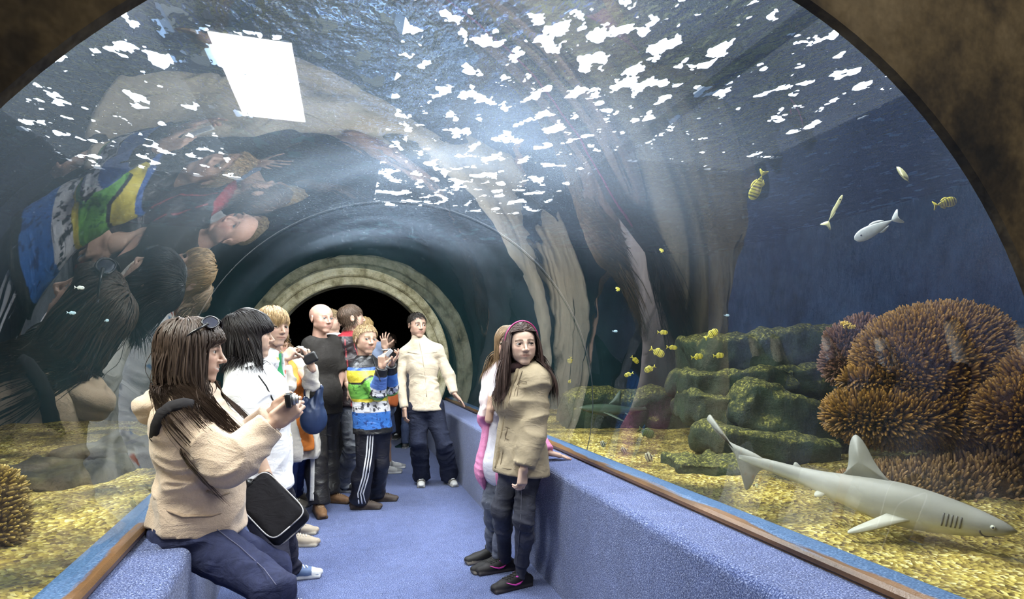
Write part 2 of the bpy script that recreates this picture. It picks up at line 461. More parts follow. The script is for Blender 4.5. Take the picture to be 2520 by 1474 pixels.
# acrylic tunnel: two cast sheets butted at a seam
def glass_sheet(name, y0, y1, parent, ny, flare=0.0):
    ys = np.linspace(y0, y1, ny); V = []; na = 72
    for y in ys:
        cx, cz, R = tun(y)
        a0 = math.asin(max(-1, (.725 - cz) / R))
        for k in range(na + 1):
            a = a0 + (math.pi - 2 * a0) * k / na
            V.append((cx + R * math.cos(a), y, cz + R * math.sin(a)))
    n = na + 1
    F = [(i*n+k, (i+1)*n+k, (i+1)*n+k+1, i*n+k+1) for i in range(ny-1) for k in range(na)]
    return mesh_obj(name, V, F, M['acrylic'], parent)
root = empty('window_1', (0, 0, 0)); tag(root, 'curved clear acrylic tunnel arching over the walkway', None, kind='structure')
SEAM = 3.42
glass_sheet('pane', YN, SEAM - .003, root, 14); glass_sheet('pane', SEAM + .003, YF, root, 24)
mb = MB()
cx, cz, R = tun(SEAM); a0 = math.asin((.735 - cz) / R)
pts = [(cx + (R + .012) * math.cos(a0 + (math.pi - 2*a0) * k / 60), SEAM, cz + (R + .012) * math.sin(a0 + (math.pi - 2*a0) * k / 60)) for k in range(61)]
mb.tube(pts, .0025, 6); M['seal'] = solid('clear_grey_sealant', (.06, .07, .08), .4)
mb.build('seam_bead', M['seal'], root, col=False)

# arches: annular rings
def annulus(name, cx, cz, r0, r1, y0, y1, mat, n=120, a0=0, a1=2 * math.pi, lab=None, wob=0.0, bevel=.0, closed=True):
    V = []; F = []; prof = [(r0, y0 + bevel), (r0 + bevel, y0), (r1 - bevel, y0), (r1, y0 + bevel), (r1, y1), (r0, y1)]
    m = len(prof)
    for k in range(n):
        a = a0 + (a1 - a0) * k / (n if closed else n - 1)
        for j, (r, y) in enumerate(prof):
            w = wob * noise3(np.array([[math.cos(a) * 5 + j, math.sin(a) * 5, j * 3.1]]))[0] if wob else 0
            V.append((cx + (r + w) * math.cos(a), y, cz + (r + w) * math.sin(a)))
    if not closed: F += [tuple(range(m)), tuple((n - 1) * m + j for j in range(m - 1, -1, -1))]
    for k in range(n if closed else n - 1):
        k2 = (k + 1) % n
        for j in range(m):
            j2 = (j + 1) % m; F.append((k*m+j, k2*m+j, k2*m+j2, k*m+j2))
    return mesh_obj(name, V, F, mat, smooth=False)
o = annulus('wall_front', .436, .982, 1.10, 4.6, YN - .02, YN, M['portal'], wob=.0); tag(o, 'brown mottled rock portal framing the near end of the tunnel', kind='structure')
o = annulus('wall_far', .13, 1.22, 1.34, 7.5, YF, YF + .15, M['tealwall']); tag(o, kind='structure')
# far stone arch with a stepped inner rib
fcx, fcz = .0116 * 8.3, CAM_Z - .0124 * 8.3
o = annulus('stone_arch', fcx, fcz, .148 * 8.3, .1625 * 8.3, 8.3, 8.62, M['arch'], bevel=.02, a0=math.radians(-26), a1=math.radians(206), closed=False)
tag(o, 'pale weathered stone arch ring at the far end of the tunnel', 'arch')
o2 = annulus('inner_rib', 0, 0, .1335 * 8.3, .149 * 8.3, 8.34, 8.66, M['arch'], bevel=.015, a0=math.radians(-28), a1=math.radians(208), closed=False); o2.parent = o; o2.location = (fcx, 0, fcz)

# tank shell
def slab(name, lo, hi, mat, kind='structure'):
    mb = MB(); mb.box(lo, hi); o = mb.build(name, mat, smooth=False, col=False); tag(o, kind=kind); return o
slab('wall_right', (6.0, YN, -.2), (6.2, YF + .1, 5.2), M['tankwall'])
slab('wall_left', (-4.2, YN, -.2), (-4.0, YF + .1, 5.2), M['tealwall'])
slab('ceiling', (-4.2, YN, 4.9), (6.2, YF + .1, 5.1), M['ceiling'])
# dark corridor beyond the far arch and the entrance room behind the viewer
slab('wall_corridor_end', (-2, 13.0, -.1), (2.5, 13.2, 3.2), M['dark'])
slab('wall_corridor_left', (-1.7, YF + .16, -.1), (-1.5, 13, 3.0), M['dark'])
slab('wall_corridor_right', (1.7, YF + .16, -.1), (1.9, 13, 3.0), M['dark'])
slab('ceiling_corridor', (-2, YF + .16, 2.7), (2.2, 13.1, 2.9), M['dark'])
slab('wall_entrance_back', (-3.4, -3.0, -.1), (3.6, -2.8, 3.4), M['dark'])
slab('wall_entrance_left', (-3.4, -3.0, -.1), (-3.2, YN - .1, 3.4), M['dark'])
slab('wall_entrance_right', (3.4, -3.0, -.1), (3.6, YN - .1, 3.4), M['dark'])
slab('ceiling_entrance', (-3.4, -3.0, 3.2), (3.6, YN - .1, 3.4), M['dark'])

# water surface seen from below
n = 2
o = mesh_obj('water_surface', [(-4.0, YN, 3.08), (6.0, YN, 3.08), (6.0, YF, 3.08), (-4.0, YF, 3.08)], [(0, 1, 2, 3)], M['water'], smooth=False)
tag(o, kind='structure')
# panels added to make the glints on the water, and the lamp over it
def glint_panel(x0, x1, y0, y1, z, label):
    r = empty('glint_light_panel', ((x0+x1)/2, (y0+y1)/2, z)); tag(r, label, 'light panel')
    mb = MB(); mb.box((x0, y0, z), (x1, y1, z + .03)); mb.build('diffuser', M['panel_glow'], r, smooth=False, col=False, origin=r.location)
    mb = MB()
    for lo, hi in (((x0-.06, y0-.06, z-.03), (x0, y1+.06, z+.08)), ((x1, y0-.06, z-.03), (x1+.06, y1+.06, z+.08)), ((x0, y0-.06, z-.03), (x1, y0, z+.08)), ((x0, y1, z-.03), (x1, y1+.06, z+.08))): mb.box(lo, hi)
    mb.build('frame', M['housing'], r, smooth=False, col=False, origin=r.location)
glint_panel(.35, 2.7, 1.9, 8.3, 3.5, 'long added glow panel above the water over the walkway')
glint_panel(-2.9, -1.2, 2.2, 7.5, 3.5, 'narrow lit roof panel above the water on the seated woman\'s side')
glint_panel(2.85, 4.4, 1.9, 5.6, 3.5, 'wide added glow panel above the water over the coral')
r = empty('tank_lamp', (-.6, 4.65, 3.42)); tag(r, 'bright rectangular lamp above the water over the group of visitors', 'lamp')
mb = MB(); mb.box((-.85, 4.0, 3.40), (-.35, 5.3, 3.41)); mb.build('lamp_face', M['lamp'], r, smooth=False, col=False, origin=r.location)
mb = MB(); mb.box((-.92, 3.93, 3.412), (-.28, 5.37, 3.55)); mb.build('housing', M['housing'], r, smooth=False, col=False, origin=r.location)

# gravel beds
def bed(name, x0f, x1f, ys, nx, label):
    V = []; 
    for y in ys:
        a, b = x0f(y), x1f(y)
        for k in range(nx):
            x = a + (b - a) * k / (nx - 1); V.append((x, y, .52))
    V = np.array(V); 
    V[:, 2] += .07 * fbm(V * np.array([1.1, 1.1, 0]) + 3) + .02 * fbm(V * np.array([6, 6, 0]) + 9) + .008 * noise3(V * np.array([33, 33, 0]))
    ny = len(ys)
    F = np.array([(i*nx+k, i*nx+k+1, (i+1)*nx+k+1, (i+1)*nx+k) for i in range(ny-1) for k in range(nx-1)])
    o = mesh_obj(name, V, F, M['sand']); tag(o, label, 'gravel', kind='stuff'); return o
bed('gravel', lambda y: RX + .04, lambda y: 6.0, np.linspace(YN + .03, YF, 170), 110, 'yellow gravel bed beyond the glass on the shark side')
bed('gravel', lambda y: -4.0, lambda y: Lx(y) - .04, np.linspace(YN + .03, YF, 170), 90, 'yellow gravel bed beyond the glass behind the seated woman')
# ================================================================== implicit surfaces for people, animals and soft goods
class Field:
    def __init__(s, lo, hi, h):
        s.h = h; s.o = np.asarray(lo, float) - 3 * h
        n = np.ceil((np.asarray(hi, float) - s.o) / h).astype(int) + 4
        s.n = n; s.d = np.full(tuple(n), 1.0, np.float32)
    def sub(s, lo, hi):
        a = np.clip(np.floor((np.asarray(lo) - s.o) / s.h).astype(int), 0, s.n)
        b = np.clip(np.ceil((np.asarray(hi) - s.o) / s.h).astype(int) + 1, 0, s.n)
        if np.any(b <= a): return None
        sl = tuple(slice(a[i], b[i]) for i in range(3))
        g = [s.o[i] + s.h * np.arange(a[i], b[i]) for i in range(3)]
        X = g[0][:, None, None]; Y = g[1][None, :, None]; Z = g[2][None, None, :]
        return sl, X, Y, Z
    def put(s, prim, k=.0, op='add'):
        fn, lo, hi = prim
        m = k + 2.5 * s.h
        r = s.sub(lo - m, hi + m)
        if r is None: return
        sl, X, Y, Z = r
        b = fn(X, Y, Z).astype(np.float32); a = s.d[sl]
        if op == 'add':
            if k > 0:
                t = np.clip(.5 + .5 * (a - b) / k, 0, 1); s.d[sl] = a * (1 - t) + b * t - k * t * (1 - t)
            else: s.d[sl] = np.minimum(a, b)
        else:
            b = -b
            if k > 0:
                t = np.clip(.5 - .5 * (a - b) / k, 0, 1); s.d[sl] = a * (1 - t) + b * t + k * t * (1 - t)
            else: s.d[sl] = np.maximum(a, b)
    def cut(s, p, nrm):
        """keep the side the normal points away from"""
        nrm = norm(nrm)
        X = (s.o[0] + s.h * np.arange(s.n[0]))[:, None, None]; Y = (s.o[1] + s.h * np.arange(s.n[1]))[None, :, None]; Z = (s.o[2] + s.h * np.arange(s.n[2]))[None, None, :]
        e = ((X - p[0]) * nrm[0] + (Y - p[1]) * nrm[1] + (Z - p[2]) * nrm[2]).astype(np.float32)
        s.d = np.maximum(s.d, e)
    def sample(s, P):
        q = (np.asarray(P, float) - s.o) / s.h
        i = np.clip(np.floor(q).astype(int), 0, s.n - 2); f = q - i; r = 0
        for dx in (0, 1):
            for dy in (0, 1):
                for dz in (0, 1):
                    w = (f[:, 0] if dx else 1-f[:, 0]) * (f[:, 1] if dy else 1-f[:, 1]) * (f[:, 2] if dz else 1-f[:, 2])
                    r = r + w * s.d[i[:, 0]+dx, i[:, 1]+dy, i[:, 2]+dz]
        return r
    def hit(s, a, d, lim=.5):
        """first surface point met going from outside along d"""
        a = np.asarray(a, float); d = norm(d); T = np.arange(0, lim, s.h * .5)
        v = s.sample(a + T[:, None] * d); k = np.nonzero(v < 0)[0]
        return a + d * T[k[0]] if len(k) else None
    def mesh(s):
        d = s.d; nx, ny, nz = d.shape
        ins = d < 0
        c = [ins[i:nx-1+i, j:ny-1+j, k:nz-1+k] for i in (0, 1) for j in (0, 1) for k in (0, 1)]
        cnt = np.zeros((nx-1, ny-1, nz-1), np.int8)
        for x in c: cnt += x
        act = (cnt > 0) & (cnt < 8)
        idx = np.full(act.shape, -1, np.int64); ii = np.argwhere(act); idx[act] = np.arange(len(ii))
        cv = {}
        for i in (0, 1):
            for j in (0, 1):
                for k in (0, 1): cv[(i, j, k)] = d[ii[:, 0]+i, ii[:, 1]+j, ii[:, 2]+k].astype(np.float64)
        acc = np.zeros((len(ii), 3)); n = np.zeros(len(ii))
        for ax in range(3):
            for u in (0, 1):
                for v in (0, 1):
                    a = [u, v]; a.insert(ax, 0); b = [u, v]; b.insert(ax, 1)
                    va, vb = cv[tuple(a)], cv[tuple(b)]
                    m = (va < 0) != (vb < 0)
                    t = np.where(m, va / np.where(m, va - vb, 1), 0)
                    for q in range(3):
                        acc[:, q] += np.where(m, (t if q == ax else a[q]), 0)
                    n += m
        V = s.o + s.h * (ii + acc / n[:, None])
        Q = []
        for ax in range(3):
            sl0 = [slice(1, -1)] * 3; sl1 = [slice(1, -1)] * 3
            sl0[ax] = slice(0, -1); sl1[ax] = slice(1, None)
            a = ins[tuple(sl0)]; b = ins[tuple(sl1)]
            e = np.argwhere(a != b)
            if not len(e): continue
            fl = a[tuple(e.T)]
            e = e + 1; e[:, ax] -= 1
            o1, o2 = [(1, 2), (2, 0), (0, 1)][ax]
            q = []
            for du, dv in ((-1, -1), (0, -1), (0, 0), (-1, 0)):
                t = e.copy(); t[:, o1] += du; t[:, o2] += dv; q.append(idx[t[:, 0], t[:, 1], t[:, 2]])
            q = np.stack(q, 1); q[~fl] = q[~fl][:, ::-1]; Q.append(q)
        Fq = np.concatenate(Q) if Q else np.zeros((0, 4), int)
        return V, Fq[(Fq >= 0).all(1)]

def vnormals(V, Fq):
    e1 = V[Fq[:, 2]] - V[Fq[:, 0]]; e2 = V[Fq[:, 3]] - V[Fq[:, 1]]; fn = np.cross(e1, e2)
    N = np.zeros_like(V)
    for k in range(4): np.add.at(N, Fq[:, k], fn)
    return N / (np.linalg.norm(N, axis=1)[:, None] + 1e-12)
def relax(V, Fq, it=1, w=.5):
    for _ in range(it):
        A = np.zeros_like(V); n = np.zeros(len(V))
        for k in range(4):
            a, b = Fq[:, k], Fq[:, (k + 1) % 4]
            np.add.at(A, a, V[b]); np.add.at(n, a, 1); np.add.at(A, b, V[a]); np.add.at(n, b, 1)
        V = V * (1 - w) + w * A / np.maximum(n, 1)[:, None]
    return V

def cone(a, b, ra, rb, flat=None, capa=False, capb=False):
    """tapered capsule; flat=(axis, s) squeezes it along an axis; cap* cuts that end square"""
    a = np.asarray(a, float); b = np.asarray(b, float); ab = b - a; L2 = max(ab @ ab, 1e-9); L = math.sqrt(L2)
    def fn(X, Y, Z):
        t = ((X-a[0])*ab[0] + (Y-a[1])*ab[1] + (Z-a[2])*ab[2]) / L2
        tc = np.clip(t, 0, 1)
        dx = X - a[0] - tc*ab[0]; dy = Y - a[1] - tc*ab[1]; dz = Z - a[2] - tc*ab[2]
        q = dx*dx + dy*dy + dz*dz
        if flat is not None:
            n, sc = flat; e = dx*n[0] + dy*n[1] + dz*n[2]
            q = q + e*e*(1/(sc*sc) - 1)
            d = (np.sqrt(np.maximum(q, 0)) - (ra + (rb-ra)*tc)) * min(1, .5 + .5 * sc)
        else: d = np.sqrt(q) - (ra + (rb-ra)*tc)
        if capb: d = np.maximum(d, (t - 1) * L)
        if capa: d = np.maximum(d, -t * L)
        return d
    r = max(ra, rb)
    return fn, np.minimum(a, b) - r, np.maximum(a, b) + r
def ell(c, r, ax=None):
    c = np.asarray(c, float); r = np.asarray(r, float); A = np.eye(3) if ax is None else np.asarray(ax, float)
    def fn(X, Y, Z):
        dx, dy, dz = X-c[0], Y-c[1], Z-c[2]
        u = [(dx*A[i][0] + dy*A[i][1] + dz*A[i][2]) for i in range(3)]
        k0 = np.sqrt(sum((u[i]/r[i])**2 for i in range(3))); k1 = np.sqrt(sum((u[i]/r[i]**2)**2 for i in range(3)))
        return k0*(k0-1)/np.maximum(k1, 1e-6)
    e = np.sqrt(sum((A[i]*r[i])**2 for i in range(3)))
    return fn, c-e, c+e
def rbox(c, half, ax, rd):
    c = np.asarray(c, float); A = [np.asarray(x, float) for x in ax]
    def fn(X, Y, Z):
        dx, dy, dz = X-c[0], Y-c[1], Z-c[2]
        q = [np.abs(dx*A[i][0] + dy*A[i][1] + dz*A[i][2]) - (half[i]-rd) for i in range(3)]
        return np.sqrt(sum(np.maximum(x, 0)**2 for x in q)) + np.minimum(np.maximum(np.maximum(q[0], q[1]), q[2]), 0) - rd
    e = sum(np.abs(A[i])*half[i] for i in range(3))
    return fn, c-e, c+e
def field_for(prims, h, pad=.02):
    lo = np.min([p[1] for p in prims], 0) - pad; hi = np.max([p[2] for p in prims], 0) + pad
    return Field(lo, hi, h)
def join(parts):
    V = []; Q = []; C = []; n = 0
    for v, q, c in parts:
        V.append(v); Q.append(q + n); C.append(c); n += len(v)
    return np.concatenate(V), np.concatenate(Q), np.concatenate(C)

# ------------------------------------------------------------------ materials of people
M['skin'] = vmat('skin', .48, 350, .12, .0015, .05, 25, spec=.4)
M['cloth'] = vmat('woven_cloth', .85, 500, .3, .0015, .08, 20, wr=.009, wscale=8)
M['fleece'] = vmat('fleece', .95, 260, .6, .003, .10, 120, sheen=.25, spec=.1, wr=.010, wscale=7)
M['denim'] = vmat('denim', .85, 450, .4, .0015, .22, 55, stretch=(1, 1, .35), wr=.010, wscale=10)
M['shiny'] = vmat('smooth_nylon', .42, 120, .15, .002, .06, 20, spec=.5, wr=.011, wscale=9)
M['hair'] = vmat('hair', .48, 260, .5, .002, .25, 90, stretch=(1, 1, .1), spec=.32)
M['leather'] = vmat('leather', .38, 300, .25, .001, .1, 30, spec=.5)
M['shoe'] = vmat('shoe_fabric', .6, 350, .3, .001, .1, 40)
M['metal'] = solid('polished_metal', (.62, .62, .62), .22, 1.0)
M['blackplastic'] = solid('black_plastic', (.012, .012, .013), .3)
M['lens'] = solid('lens_glass', (.02, .02, .03), .05, 0, .9)
M['silver'] = solid('silver_plastic', (.5, .5, .5), .35, .6)
M['eye'] = vmat('eye', .12, 10, 0, .001, 0, 10, spec=.6)

# ------------------------------------------------------------------ people
def rot(axis, ang):
    return np.array(Matrix.Rotation(ang, 3, Vector(axis)))
def fwd_from(deg):
    """heading: 0 = away from the viewer (+Y), 90 = towards +X, 180 = towards the viewer"""
    a = math.radians(deg); return np.array([math.sin(a), math.cos(a), 0.0])

class Person:
    def __init__(s, base, head_deg, H, girth=1.0, lean=(0, 0)):
        """base: point on the floor below the pelvis; head_deg: heading of the pelvis"""
        s.H = H; s.g = girth * H / 1.7; s.fw = fwd_from(head_deg); s.rt = np.cross(s.fw, UP)
        b = np.array([base[0], base[1], 0.0]); k = H; s.base = b
        J = s.J = {}
        def P(r, f, u): return b + s.rt*r*k + s.fw*f*k + UP*u*k
        for sd, q in (('R', 1), ('L', -1)):
            J['hip'+sd] = P(.052*q, 0, .525); J['knee'+sd] = P(.058*q, .01, .285); J['ank'+sd] = P(.06*q, -.012, .045)
            J['sh'+sd] = P(.100*q, -.008, .800); J['elb'+sd] = P(.135*q, -.015, .625); J['wri'+sd] = P(.125*q, .035, .475)
        J['pel'] = P(0, 0, .54); J['waist'] = P(0, .0, .62); J['chest'] = P(0, 0, .74); J['neck'] = P(0, -.01, .838)
        J['head'] = P(0, .014, .925)
        s.hh = .143 * H; s.hf = s.fw.copy(); s.hup = UP.copy(); s.tf = s.fw.copy(); s.toe = {'R': s.fw.copy(), 'L': s.fw.copy()}
        s.hand = {}
        s.parts = []
    def set(s, zc, **kw):
        for n, v in kw.items(): s.J[n] = at(v[0], v[1], zc + (v[2] if len(v) > 2 else 0))
    def trunk(s):
        """derive the trunk from shoulders and hips already placed"""
        J = s.J
        for a, b, w in (('hipR', 'hipL', .088), ('shR', 'shL', .20)):
            m = (J[a]+J[b])/2; d = norm(J[a]-J[b]); D = min(np.linalg.norm(J[a]-J[b]), w*s.H) if a == 'shR' else w*s.H
            J[a] = m+d*D/2; J[b] = m-d*D/2
        for a in ('ankR', 'ankL'):      # stand the feet on the floor along the same line of sight
            e = np.array([0, 0, CAM_Z]); d = J[a]-e; J[a] = e + d*((.045*s.H-CAM_Z)/d[2])
        J['pel'] = (J['hipR']+J['hipL'])/2 + UP*.015*s.H; ms = (J['shR']+J['shL'])/2
        J['neck'] = ms + UP*.035*s.H; up = norm(J['neck']-J['pel'])
        J['waist'] = J['pel']*.70+ms*.30; J['chest'] = J['pel']*.24+ms*.76
        r, f, u = s.tfr(); s.tf = norm(np.array([f[0], f[1], 0]))
    def shift(s, names, d):
        for n in names: s.J[n] = s.J[n] + np.asarray(d, float)
    def turn_torso(s, deg, lean_f=0.0, lean_r=0.0):
        """turn the upper body about the vertical, then lean it forward / to its right (metres at neck height)"""
        R = rot(UP, -math.radians(deg)); p = s.J['pel']
        for n in ('shR','shL','elbR','elbL','wriR','wriL','waist','chest','neck','head'):
            q = R @ (s.J[n]-p) + p
            t = max(0, (q[2]-p[2])) / (.30*s.H)
            s.J[n] = q + s.fw*lean_f*t + s.rt*lean_r*t
        s.tf = R @ s.fw; s.hf = R @ s.hf
    def face(s, deg, pitch=0.0, roll=0.0):
        f = fwd_from(deg); r = np.cross(f, UP)
        R = rot(r, math.radians(pitch)); f = R @ f; u = R @ UP
        R = rot(f, math.radians(roll)); s.hf = f; s.hup = R @ u
    def arm(s, sd, wrist, elbow_hint):
        """two-bone reach"""
        sh = s.J['sh'+sd]; w = np.asarray(wrist, float); l1, l2 = .172*s.H, .15*s.H
        d = w - sh; D = np.linalg.norm(d)
        if D > (l1+l2)*.995: w = sh + d/D*(l1+l2)*.995; d = w - sh; D = np.linalg.norm(d)
        x = (l1*l1 - l2*l2 + D*D) / (2*D); hgt = math.sqrt(max(l1*l1 - x*x, 0)); dn = d/D
        e = np.asarray(elbow_hint, float) - sh; e = e - dn*(e@dn); e = norm(e)
        s.J['elb'+sd] = sh + dn*x + e*hgt; s.J['wri'+sd] = w
    def leg(s, sd, ankle, knee_hint):
        hp = s.J['hip'+sd]; w = np.asarray(ankle, float); l1, l2 = .245*s.H, .245*s.H
        d = w - hp; D = np.linalg.norm(d); 
        if D > (l1+l2)*.998: l1 = l2 = D/2*1.002
        x = (l1*l1 - l2*l2 + D*D) / (2*D); hgt = math.sqrt(max(l1*l1 - x*x, 0)); dn = d/D
        e = np.asarray(knee_hint, float); e = e - dn*(e@dn); e = norm(e)
        s.J['knee'+sd] = hp + dn*x + e*hgt; s.J['ank'+sd] = w
    # ---- primitive lists
    def tfr(s):
        """torso frame"""
        up = norm(s.J['neck'] - s.J['pel']); r = norm(s.J['shR'] - s.J['shL']); f = norm(np.cross(up, r)); return r, f, up
    def torso(s, e, hem=None, belly=0.0, fem=False, wide=1.0):
        J, g = s.J, s.g; r, f, up = s.tfr(); ex = e
        pl = []
        cw, ww, pw = (.145, .118, .135) if not fem else (.132, .108, .142)
        cw *= wide; ww *= wide
        fl = (f, .70)
        pl.append((cone(J['waist'], J['chest'], ww*g+ex, cw*g+ex, fl), .05))
        pl.append((cone(J['chest'], J['chest']*.35+J['neck']*.65, cw*g*.98+ex, .085*g+ex, (f, .72)), .06))
        pl.append((cone(J['shR']-up*.02*g, J['shL']-up*.02*g, .045*g+ex, .045*g+ex), .07))
        pl.append((cone(J['pel'], J['waist'], pw*g+ex, ww*g*1.02+ex, (f, .76)), .05))
        for q in 'RL': pl.append((cone(J['neck']-up*.015*g, J['sh'+q]-up*.005*g, .038*g+ex, .040*g+ex), .06))
        if fem: 
            for q in (-1, 1): pl.append((ell(J['chest'] + f*(.075*g+ex*.6) + r*q*.06*g - up*.015, (.062*g+ex*.5,)*3), .05))
        if belly: pl.append((ell(J['waist']*.65+J['pel']*.35 + f*(.05+belly*.4)*g, (.125*g+ex, .09*g+belly+ex, .13*g+ex), (r, f, up)), .07))
        if hem is not None:
            pl.append((cone(hem, J['waist'], pw*g*1.17+ex+.012, ww*g*1.02+ex, (f, .80)), .05))
        return pl
    def armp(s, sd, e, upto=1.0, loose=1.0, capb=True):
        J, g = s.J, s.g; sh, el, wr = J['sh'+sd], J['elb'+sd], J['wri'+sd]
        pl = [(cone(sh, el, .047*g+e, .038*g+e*loose), .016)]
        if upto >= 1.0: pl.append((cone(el, wr, .040*g+e*loose, .027*g+e*loose, capb=capb), .02))
        elif upto > .5: pl.append((cone(el, el+(wr-el)*(upto-.5)*2, .040*g+e*loose, (.040-.013*(upto-.5)*2)*g+e*loose, capb=capb), .02))
        else: pl = [(cone(sh, sh+(el-sh)*upto*2, .055*g+e, .046*g+e*1.5, capb=capb), .03)]
        return pl
    def legp(s, sd, e, upto=1.0, flare=0.0, thin=1.0):
        J, g = s.J, s.g; hp, kn, an = J['hip'+sd], J['knee'+sd], J['ank'+sd]
        dn = norm(an - kn)
        pl = [(cone(hp, kn, .082*g*thin+e, .054*g*thin+e), .05)]
        mid = kn*.68+an*.32 - s.fw*.012
        if upto > .5:
            end = an + dn*.0 if upto >= 1 else kn + (an-kn)*(upto-.5)*2
            pl.append((cone(kn, mid, .053*g*thin+e, .053*g*thin+e+flare*.4), .03))
            pl.append((cone(mid, end, .053*g*thin+e+flare*.4, .034*g*thin+e+flare, capb=True), .03))
        else: pl = [(cone(hp, hp+(kn-hp)*upto*2, .085*g*thin+e, .07*g*thin+e, capb=True), .05)]
        return pl
    def grow(s, prims, h):
        f = field_for([p for p, k in prims], h)
        for p, k in prims: f.put(p, k)
        return f
    # ---- face
    def headfield(s, h, fem=False, smile=0.0, old=0.0, neck=True, wide=1.0, opening=.62):
        J = s.J; hh = s.hh; f, u = s.hf, s.hup; r = np.cross(f, u); c = J['head']; A = (r, f, u)
        def L(x, y, z): return c + (r*x + f*y + u*z)*hh
        s.L = L
        prims = [(ell(L(0,-.055,.125), np.array((.345*wide,.435,.375))*hh, A), .0),
                 (ell(L(0,.10,-.10), np.array((.27*wide,.275,.33))*hh, A), .08*hh),
                 (cone(L(-.215*wide,-.02,-.24), L(-.06,.25,-.42), .075*hh, .055*hh), .09*hh),
                 (cone(L(.215*wide,-.02,-.24), L(.06,.25,-.42), .075*hh, .055*hh), .09*hh),
                 (ell(L(0,.265,-.415), np.array((.085 + .02*(not fem),.075,.075))*hh, A), .07*hh),
                 (ell(L(.165*wide,.225,-.10), np.array((.10,.10,.10))*hh, A), .09*hh),
                 (ell(L(-.165*wide,.225,-.10), np.array((.10,.10,.10))*hh, A), .09*hh),
                 (ell(L(0,.297,-.27), np.array((.125,.075,.09))*hh, A), .07*hh),
                 (ell(L(.15*wide,.17,-.235), np.array((.105,.12,.11))*hh, A), .09*hh), (ell(L(-.15*wide,.17,-.235), np.array((.105,.12,.11))*hh, A), .09*hh)]
        if neck:
            prims.append((cone(L(0,-.08,-.22), J['neck']+s.tf*.008, .195*hh*(1 if fem else 1.16), .215*hh*(1 if fem else 1.15)), .05*hh))
            prims.append((cone(J['neck']+s.tf*.008-UP*.01, J['chest']*.5+J['neck']*.5, .20*hh, .30*hh, (s.tf, .6)), .08*hh))
        F_ = s.grow(prims, h)
        # brow, eye hollows, lids, nose, lips, ears
        F_.put(cone(L(-.17,.318,.065), L(-.03,.352,.05), .028*hh, .03*hh), .06*hh); F_.put(cone(L(.17,.318,.065), L(.03,.352,.05), .028*hh, .03*hh), .06*hh)
        for q in (-1, 1):
            F_.put(ell(L(.148*q,.395,.0), np.array((.085,.07,.052))*hh, A), .07*hh, 'sub')
            F_.put(ell(L(.142*q,.272,.0), np.array((.088,.088,.085))*hh, A), .02*hh)
            F_.put(ell(L(.146*q,.372,.002), np.array((.064,.075,.026*opening))*hh, A), .008*hh, 'sub')
        F_.put(cone(L(0,.355,.045), L(0,.455,-.125), .026*hh, .036*hh), .045*hh)
        F_.put(ell(L(0,.447,-.135), np.array((.042,.045,.038))*hh, A), .02*hh)
        for q in (-1, 1):
            F_.put(ell(L(.048*q,.395,-.148), np.array((.036,.045,.032))*hh, A), .025*hh)
            F_.put(ell(L(.026*q,.425,-.178), np.array((.014,.02,.012))*hh, A), .008*hh, 'sub')
        mw = .112 + .03*smile
        for q in (-1, 1):
            F_.put(cone(L(0,.366,-.246), L(mw*q,.335-.02*smile,-.258+.022*smile), .018*hh, .008*hh), .022*hh)
            F_.put(cone(L(0,.358,-.288), L(mw*.85*q,.335-.02*smile,-.268+.022*smile), .022*hh, .010*hh), .025*hh)
            F_.put(cone(L(0,.388,-.266), L(mw*q,.362-.015*smile,-.262+.025*smile), .0075*hh*(1+smile*1.3), .004*hh), .006*hh, 'sub')
            # ears
            F_.put(ell(L(.352*q*wide,-.035,-.03), np.array((.028,.085,.125))*hh, (norm(r-f*.3*q), norm(f+r*.3*q), u)), .02*hh)
            F_.put(ell(L(.385*q*wide,-.015,-.025), np.array((.022,.045,.075))*hh, A), .015*hh, 'sub')
        return F_
    def head_colors(s, V, skin, lips=(.46,.20,.16), brow=(.08,.05,.03), browth=.018, blush=.25, stub=0.0, smile=0.0):
        c = s.J['head']; f, u = s.hf, s.hup; r = np.cross(f, u); D = (V - c)/s.hh
        x, y, z = D @ r, D @ f, D @ u
        C = np.tile(np.array(skin, float), (len(V), 1))
        n = fbm(D*9+3)[:, None]; C *= 1 + .05*n
        bl = np.exp(-(((np.abs(x)-.19)/.09)**2 + ((z+.11)/.09)**2)) * (y > .1)
        ns = np.exp(-((x/.07)**2 + ((z+.13)/.06)**2)) * (y > .38)
        C = C * (1 - blush*(bl+ns*.7)[:, None]*np.array([.05,.35,.35]))
        if stub: 
            m = ((z < -.2) & (y > -.1))*stub; C = C*(1 - m[:, None]*.35)
        lp = np.clip(1.6 - np.sqrt((x/.125)**2 + ((z+.267)/.034)**2)*1.25, 0, 1)*(y > .30)*.75
        C = C*(1-lp[:, None]) + lp[:, None]*np.array(lips)
        zl = -.264 + .03*smile*(x/.12)**2
        if smile > .6:
            tm = np.clip(1.5-np.abs(x)/.085, 0, 1)*np.clip(1.6-np.abs(z-zl)/.013, 0, 1)*(y > .30); C = C*(1-tm[:, None])+tm[:, None]*np.array((.70, .66, .60))
        else:
            ml = np.exp(-((z-zl)/.0085)**2)*(np.abs(x) < .118+.03*smile)*(y > .26); C = C*(1-.72*ml[:, None])  # mouth slit shaded in the colour to look deeper
        # brows: arched bands
        ba = .098 + .035*np.cos((np.abs(x)-.12)/.11*1.4) - .035
        bm_ = np.clip(2.2 - np.abs(z-ba)/browth*1.3, 0, 1)*(np.abs(x) > .045)*(np.abs(x) < .225)*(y > .2)
        C = C*(1-bm_[:, None]*.85) + bm_[:, None]*.85*np.array(brow)
